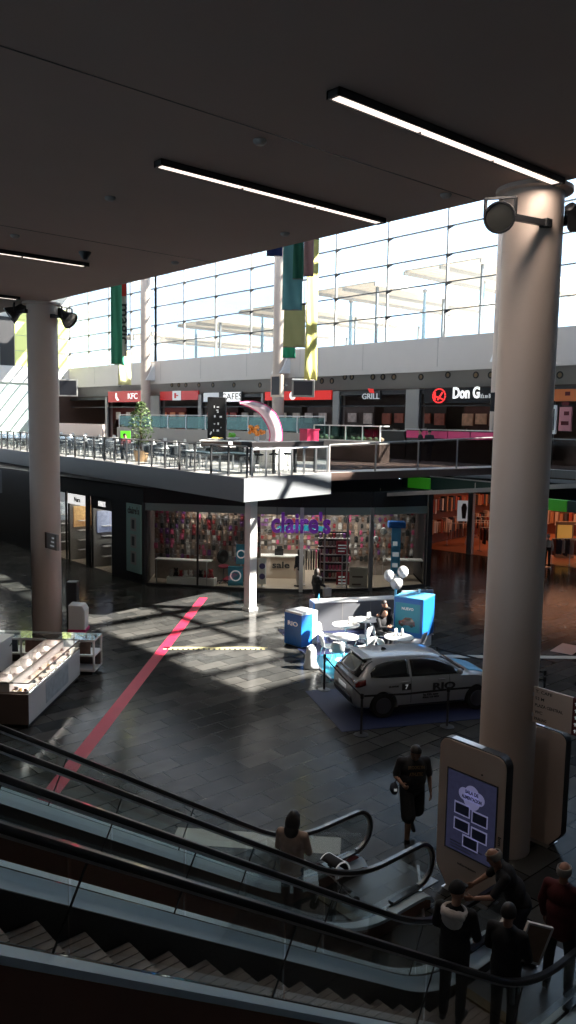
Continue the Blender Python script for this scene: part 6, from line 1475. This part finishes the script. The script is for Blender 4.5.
obj('panel', MB().box(-.015, -.19, .02, .015, .19, .52).xf(Rt), mat('panel_tan', (.34, .22, .15), .6), fr_)
obj('frame', MB().box(-.025, -.22, -.01, .025, -.19, .55).box(-.025, .19, -.01, .025, .22, .55).box(-.025, -.19, -.01, .025, .19, .02).box(-.025, -.19, .52, .025, .19, .55).xf(Rt), M['white'], fr_)
person('grey-haired man in a dark red jacket standing at the right picture edge', (8.95, 4.82, .014), (VIEW * .8 + SIDE * .65), dict(elL=(.03, .27, 1.13), elR=(.03, -.27, 1.13), wrL=(.10, .26, .90), wrR=(.10, -.26, .9), anL=(-.02, .14, .085), toL=(.13, .17, .035), knL=(.02, .13, .51), anR=(-.02, -.14, .085), toR=(.13, -.17, .035), knR=(.02, -.13, .51)), top='cloth_red', bottom='cloth_black', hair='bald', hair_m='hair_grey', coat=1, fat=1.12, scale=1.0)
# passer-by in the sunlit aisle
w = person('person in black with long dark hair passing in the sun before the shop entrance', (20.6, 21.8, 0), (SIDE * .75 + VIEW * .5), dict(knL=(.16, .09, .52), anL=(.22, .09, .09), toL=(.36, .1, .05), knR=(-.08, -.09, .50), anR=(-.28, -.09, .14), toR=(-.16, -.1, .035), elR=(.05, -.24, 1.14), wrR=(.24, -.2, 1.05)), top='cloth_black', bottom='cloth_black', hair='long', coat=1, scale=.97, vox=.011)
pb = Matrix.Translation(w.location) @ Matrix.Rotation(w.rotation_euler.z, 4, 'Z') @ Vector((.30, -.27, .62))
bg = thing('carrier_bag', 'pale carrier bag at the side of the passer-by in black', 'bag', pb, w.rotation_euler.z); obj('bag_body', MB().prism([(-.16, 0), (.16, 0), (.18, .34), (-.18, .34)], -.06, .06, 'y'), M['cloth_pale'], bg, bevel=.01); obj('handle', MB().tube([(-.08, 0, .34), (-.05, 0, .44), (.05, 0, .44), (.08, 0, .34)], .008, 6), M['cloth_pale'], bg)
# seated people
SIT = dict(pelvis=(.0, 0, .60), chest=(.08, 0, .88), neck=(.13, 0, 1.06), head=(.20, 0, 1.18), ht=.7, shL=(.09, .185, 1.0), shR=(.09, -.185, 1.0), elL=(.22, .23, .78), elR=(.22, -.23, .78), wrL=(.38, .10, .80), wrR=(.38, -.10, .80), hiL=(.03, .10, .58), hiR=(.03, -.10, .58), knL=(.44, .12, .555), knR=(.44, -.12, .555), anL=(.40, .12, .085), anR=(.40, -.12, .085), toL=(.54, .13, .035), toR=(.54, -.13, .035))
sp, srz = SITP
person('bent bald person in black sitting on a white shell chair, face lit by the sun', (sp.x, sp.y, .0145), -VIEW * .7 + SIDE * .7, SIT, top='cloth_black', bottom='cloth_black', hair=None, skin='skin', sleeves=1.0, vox=.010)
p = PZ(389, 624, .5)
person('second seated person in black beside the bent one, dark hair', (p.x, p.y, .0145), -SIDE * .8 - VIEW * .3, SIT, top='cloth_black', bottom='cloth_black', hair='short', sleeves=1.0, vox=.010)
dup(s0, Vector((p.x, p.y, .0145)), math.atan2((-SIDE * .8 - VIEW * .3).y, (-SIDE * .8 - VIEW * .3).x), 'white shell chair carrying the second seated person in black')
# guest in the food court and two people at the grill bar
c, rz = SEAT
person('guest in a dark red top sitting in the food court left of the potted tree', (c.x + .03 * math.cos(rz), c.y + .03 * math.sin(rz), z0), Vector((math.cos(rz), math.sin(rz), 0)), dict(SIT, anL=(.16, .12, .085), toL=(.28, .13, .035), anR=(.16, -.12, .085), toR=(.28, -.13, .035), wrL=(.20, .10, .90), wrR=(.20, -.10, .90), elL=(.10, .24, .80), elR=(.10, -.24, .80)), top='cloth_red', bottom='denim', hair='short', vox=.014)
for k, (x, l) in enumerate(((421, 'left of the two dark people standing at the grill bar'), (430, 'right of the two dark people standing at the grill bar'))):
    p = PX(x, 420, 34.3); person(l, (p.x, p.y, z0), VIEW if k else -SIDE, None, top='cloth_black', bottom='denim', hair='short', vox=.016)
p = PD(299, 583, 35.2); person('shopper in a dark coat with a pale scarf just inside the accessory shop entrance', (p.x, p.y, .012), VIEW * .6 - SIDE * .6, None, top='cloth_navy', bottom='cloth_pale', hair='long', coat=1, vox=.014, scale=.95)
# ------------------------------------------------------------------ DIGITAL KIOSKS BY THE NEAR COLUMN
def rrect(y0, y1, z0, z1, r, foot):
    pts = []
    for cx, cz, a0 in ((y1 - r, z1 - r, 0), (y0 + r, z1 - r, PI / 2)):
        for k in range(9): a = a0 + PI / 2 * k / 8; pts.append((cx + r * math.cos(a), cz + r * math.sin(a)))
    return pts + [(y0, z0 + .34), (y0 + .04, z0 + .25), (y0 + foot, z0), (y1 - foot, z0), (y1 - .04, z0 + .25), (y1, z0 + .34)]
def kiosk(loc, w, label, front):
    t = thing('information_kiosk', label, 'kiosk', loc)
    o = rrect(0, w, .0, 2.40, .17, .22)
    obj('body_edge', MB().prism([(y, z) for y, z in o], .015, .165, 'x'), M['dark'], t)
    i = rrect(.01, w - .01, .02, 2.385, .165, .22)
    obj('front_shell', MB().prism(i, 0, .0149, 'x'), M['kiosk_body'], t, bevel=.012)
    obj('rear_shell', MB().prism(i, .1651, .18, 'x'), M['kiosk_body'], t, bevel=.012)
    obj('side_glint', MB().box(.03, w - .75, 2.401, .15, w - .2, 2.405) , M['steel'], t)
    if front:
        sy0, sy1, sz0, sz1 = .15, 1.03, .66, 1.92
        obj('screen', MB().box(-.006, sy0, sz0, -.0005, sy1, sz1), M['screen'], t)
        obj('bezel', MB().box(-.008, sy0 - .02, sz0 - .02, -.0005, sy0, sz1 + .02).box(-.008, sy1, sz0 - .02, -.0005, sy1 + .02, sz1 + .02).box(-.008, sy0, sz0 - .02, -.0005, sy1, sz0).box(-.008, sy0, sz1, -.0005, sy1, sz1 + .02), M['dark'], t)
        pal = mat('screen_pale', (.3, .3, .4), .3, emit=.18, ecol=(.5, .5, .95)); cloud = MB()
        for y, z, r in ((.45, 1.62, .10), (.58, 1.66, .13), (.72, 1.62, .10), (.58, 1.56, .15)): cloud.lathe([(r, 0), (r, .002)], (-.0085, y, z), 20, M=Matrix.Rotation(PI/2, 4, 'Y'))
        obj('screen_cloud', cloud, pal, t)
        for z, s_, w_ in ((1.67, 'SALA DE', .24), (1.58, 'ALIMENTACION', .36)):
            me = text_mesh(s_, .075, .002, .003, w_); me.transform(frame_at((-.0115, .58, z), (0, -1, 0))); obj('screen_lettering', me, M['screen_dark'], t)
        for y, z in ((.30, 1.24), (.62, 1.28), (.62, 1.02), (.30, .98), (.45, .80)):
            obj('screen_picture', MB().box(-.0085, y - .02, z - .02, -.0065, y + .27, z + .18).box(-.0105, y, z, -.0086, y + .25, z + .155, 1), [pal, M['screen_dark']], t)
        for k in range(3): obj('screen_lettering', MB().box(-.008, .55 - .1 * k, .70 + .045 * k, -.0065, .95, .715 + .045 * k), M['screen_dark'], t)
        obj('camera_dot', MB().lathe([(.014, 0), (.014, .004)], (-.004, .42, 2.02), 12, M=Matrix.Rotation(PI/2, 4, 'Y')), M['black'], t)
        me = text_mesh('bcn', .07, .003, .002, .14); me.transform(frame_at((-.004, .07, 1.12), (0, 0, -1), (0, -1, 0))); obj('lettering', me, M['dark'], t)
        me = text_mesh('information', .05, .003, .001, .34); me.transform(frame_at((-.004, .62, .47), (0, -1, 0))); obj('lettering', me, M['dark'], t)
    obj('base_plate', MB().box(-.08, .2, 0, .26, w - .2, .015), M['steel'], t)
    return t
kiosk((9.75, 6.22, 0), 1.22, 'information kiosk with a lit violet screen in front of the big near column', True)
kiosk((12.08, 6.60, 0), 1.20, 'second kiosk with a blank back panel, partly hidden behind the big near column', False).scale = (1, 1, .86)
tag(obj('floor_grip_bar', MB().box(-.7, -.02, .0, .7, .02, .05), M['steel'], loc=(9.3, 7.35, 0), rz=.75, bevel=.005), 'low steel bar on the floor between the escalator foot and the lit kiosk', 'bar')

PART_LABELS = dict(handrail='black rubber handrail', deck='metal deck tinted pale blue as sky sheen', step='ribbed grey step', screen='lit violet screen with a cloud and pictures', hood_graphic='light blue bonnet graphic', tail_lamp='dark red tail lamp', side_window='dark side window', rear_window='dark rear window', windscreen='dark windscreen', arrow_strip='dark red strip with white arrows', diffuser='glowing white lamp diffuser', pink_edge='pink edge line', foliage='loose green foliage', trunk='thin brown trunk', picture_panel='grey line drawing panel', warranty_badge='black square badge with a white 7', belt_head='black belt head', top_panel='blue top tinted paler as sunlight', end_panel=None)
for o_ in bpy.data.objects:
    k_ = o_.name.split('.')[0]
    if o_.parent and PART_LABELS.get(k_): o_['label'] = PART_LABELS[k_]
# ------------------------------------------------------------------ LIGHT, SKY AND CAMERA
w = bpy.data.worlds.new('world'); SC.world = w; w.use_nodes = True; nt = w.node_tree
bg = nt.nodes['Background']; bg.inputs['Strength'].default_value = SKY
tc = nt.nodes.new('ShaderNodeTexCoord'); sp = nt.nodes.new('ShaderNodeSeparateXYZ'); cr = nt.nodes.new('ShaderNodeValToRGB')
cr.color_ramp.elements[0].position = .45; cr.color_ramp.elements[0].color = (.68, .83, 1.0, 1); cr.color_ramp.elements[1].position = .9; cr.color_ramp.elements[1].color = (.42, .64, 1.0, 1)
mr = nt.nodes.new('ShaderNodeMapRange'); mr.inputs[1].default_value = -1; nt.links.new(tc.outputs['Generated'], sp.inputs[0]); nt.links.new(sp.outputs['Z'], mr.inputs[0]); nt.links.new(mr.outputs[0], cr.inputs[0]); nt.links.new(cr.outputs[0], bg.inputs['Color'])
ELEV = math.radians(40); SH = Vector((.69, -.724, 0)).normalized()
sd = SH * math.cos(ELEV) + Vector((0, 0, math.sin(ELEV)))
L = bpy.data.lights.new('sun', 'SUN'); L.energy = SUN; L.angle = math.radians(.53); L.color = (1, .95, .87)
o = bpy.data.objects.new('sun', L); COL.objects.link(o); o.rotation_euler = sd.to_track_quat('Z', 'Y').to_euler(); o.location = (60, -60, 60)
def area(name, loc, sx, sy, power, col=(1, 1, 1), rot=(0, 0, 0)):
    L = bpy.data.lights.new(name, 'AREA'); L.shape = 'RECTANGLE'; L.size = sx; L.size_y = sy; L.energy = power; L.color = col
    o = bpy.data.objects.new(name, L); COL.objects.link(o); o.location = loc; o.rotation_euler = rot; return o
A_ = math.atan2((F[-1] - F[0]).y, (F[-1] - F[0]).x)
c = (F[0] + F[-1]) / 2 + INW * .9; area('shop_ceiling_light', (c.x, c.y, 3.55), 9, .9, 220 * LAMPS, (1, .93, .86), (0, 0, A_))
c = (F[0] + F[-1]) / 2 + INW * 5.5; area('shop_ceiling_light', (c.x, c.y, 3.65), 9, 2, 260 * LAMPS, (1, .93, .86), (0, 0, A_))
c = G0 + gd * 6 + gn * 4; area('fashion_light', (c.x, c.y, 4.0), 9, 3, 130 * LAMPS, (1, .42, .22), (0, 0, math.atan2(gd.y, gd.x)))
c = G0 + gd * 6 + gn * 9.5; area('fashion_light', (c.x, c.y, 4.0), 9, 3, 200 * LAMPS, (1, .42, .20), (0, 0, math.atan2(gd.y, gd.x)))
for y in (34.0, 36.5, 39.2): area('passage_shop_light', (19.3, y, 3.5), 1.8, 1.4, 60 * LAMPS, (1, .9, .82))
area('passage_light', (13.5, 57, 3.4), 5, .4, 25 * LAMPS, (.8, 1, .9))
area('upper_shop_light', (40.5, 34, 9.2), 2, 36, 70 * LAMPS, (1, .85, .72))
for q in (.22, .70):
    p = K0_ + KA * 1.87 + KB * q; area('case_light', (p.x, p.y, 1.07), 3.6, .04, 26 * LAMPS, (1, .93, .87), (0, 0, kang))
p = K0_ + KA * .4 + KB * 2.2; area('case_light', (p.x, p.y, 1.07), .04, 2.4, 14 * LAMPS, (1, .85, .7), (0, 0, kang))
for yy in (6.8, 10.3, 18.1): area('ceiling_lamp_light', (8.9, yy, 10.78), 4.4, .14, 80 * LAMPS, (1, .84, .72))
cam = bpy.data.cameras.new('camera'); co = bpy.data.objects.new('camera', cam); COL.objects.link(co); SC.camera = co
cam.sensor_fit = 'VERTICAL'; cam.sensor_height = 36; cam.sensor_width = 36 * 576 / 1024; cam.lens = FPX / 1024 * 36; cam.clip_start = .05; cam.clip_end = 400
Rm = Matrix((RT, UP, -FW)).transposed().to_4x4(); Rm.translation = EYE; co.matrix_world = Rm
SC.view_settings.view_transform = 'Standard'; SC.view_settings.look = 'None'; SC.view_settings.gamma = 1; SC.view_settings.use_curve_mapping = False; SC.view_settings.exposure = EXPO
SC.cycles.max_bounces = 8; SC.cycles.diffuse_bounces = 4; SC.cycles.glossy_bounces = 4; SC.cycles.transparent_max_bounces = 16; SC.cycles.transmission_bounces = 6
SC.cycles.caustics_reflective = False; SC.cycles.caustics_refractive = False; SC.cycles.sample_clamp_indirect = 4.0
SC.cycles.use_denoising = True
# tidy up: unused data only
for me in list(bpy.data.meshes):
    if me.users == 0: bpy.data.meshes.remove(me)
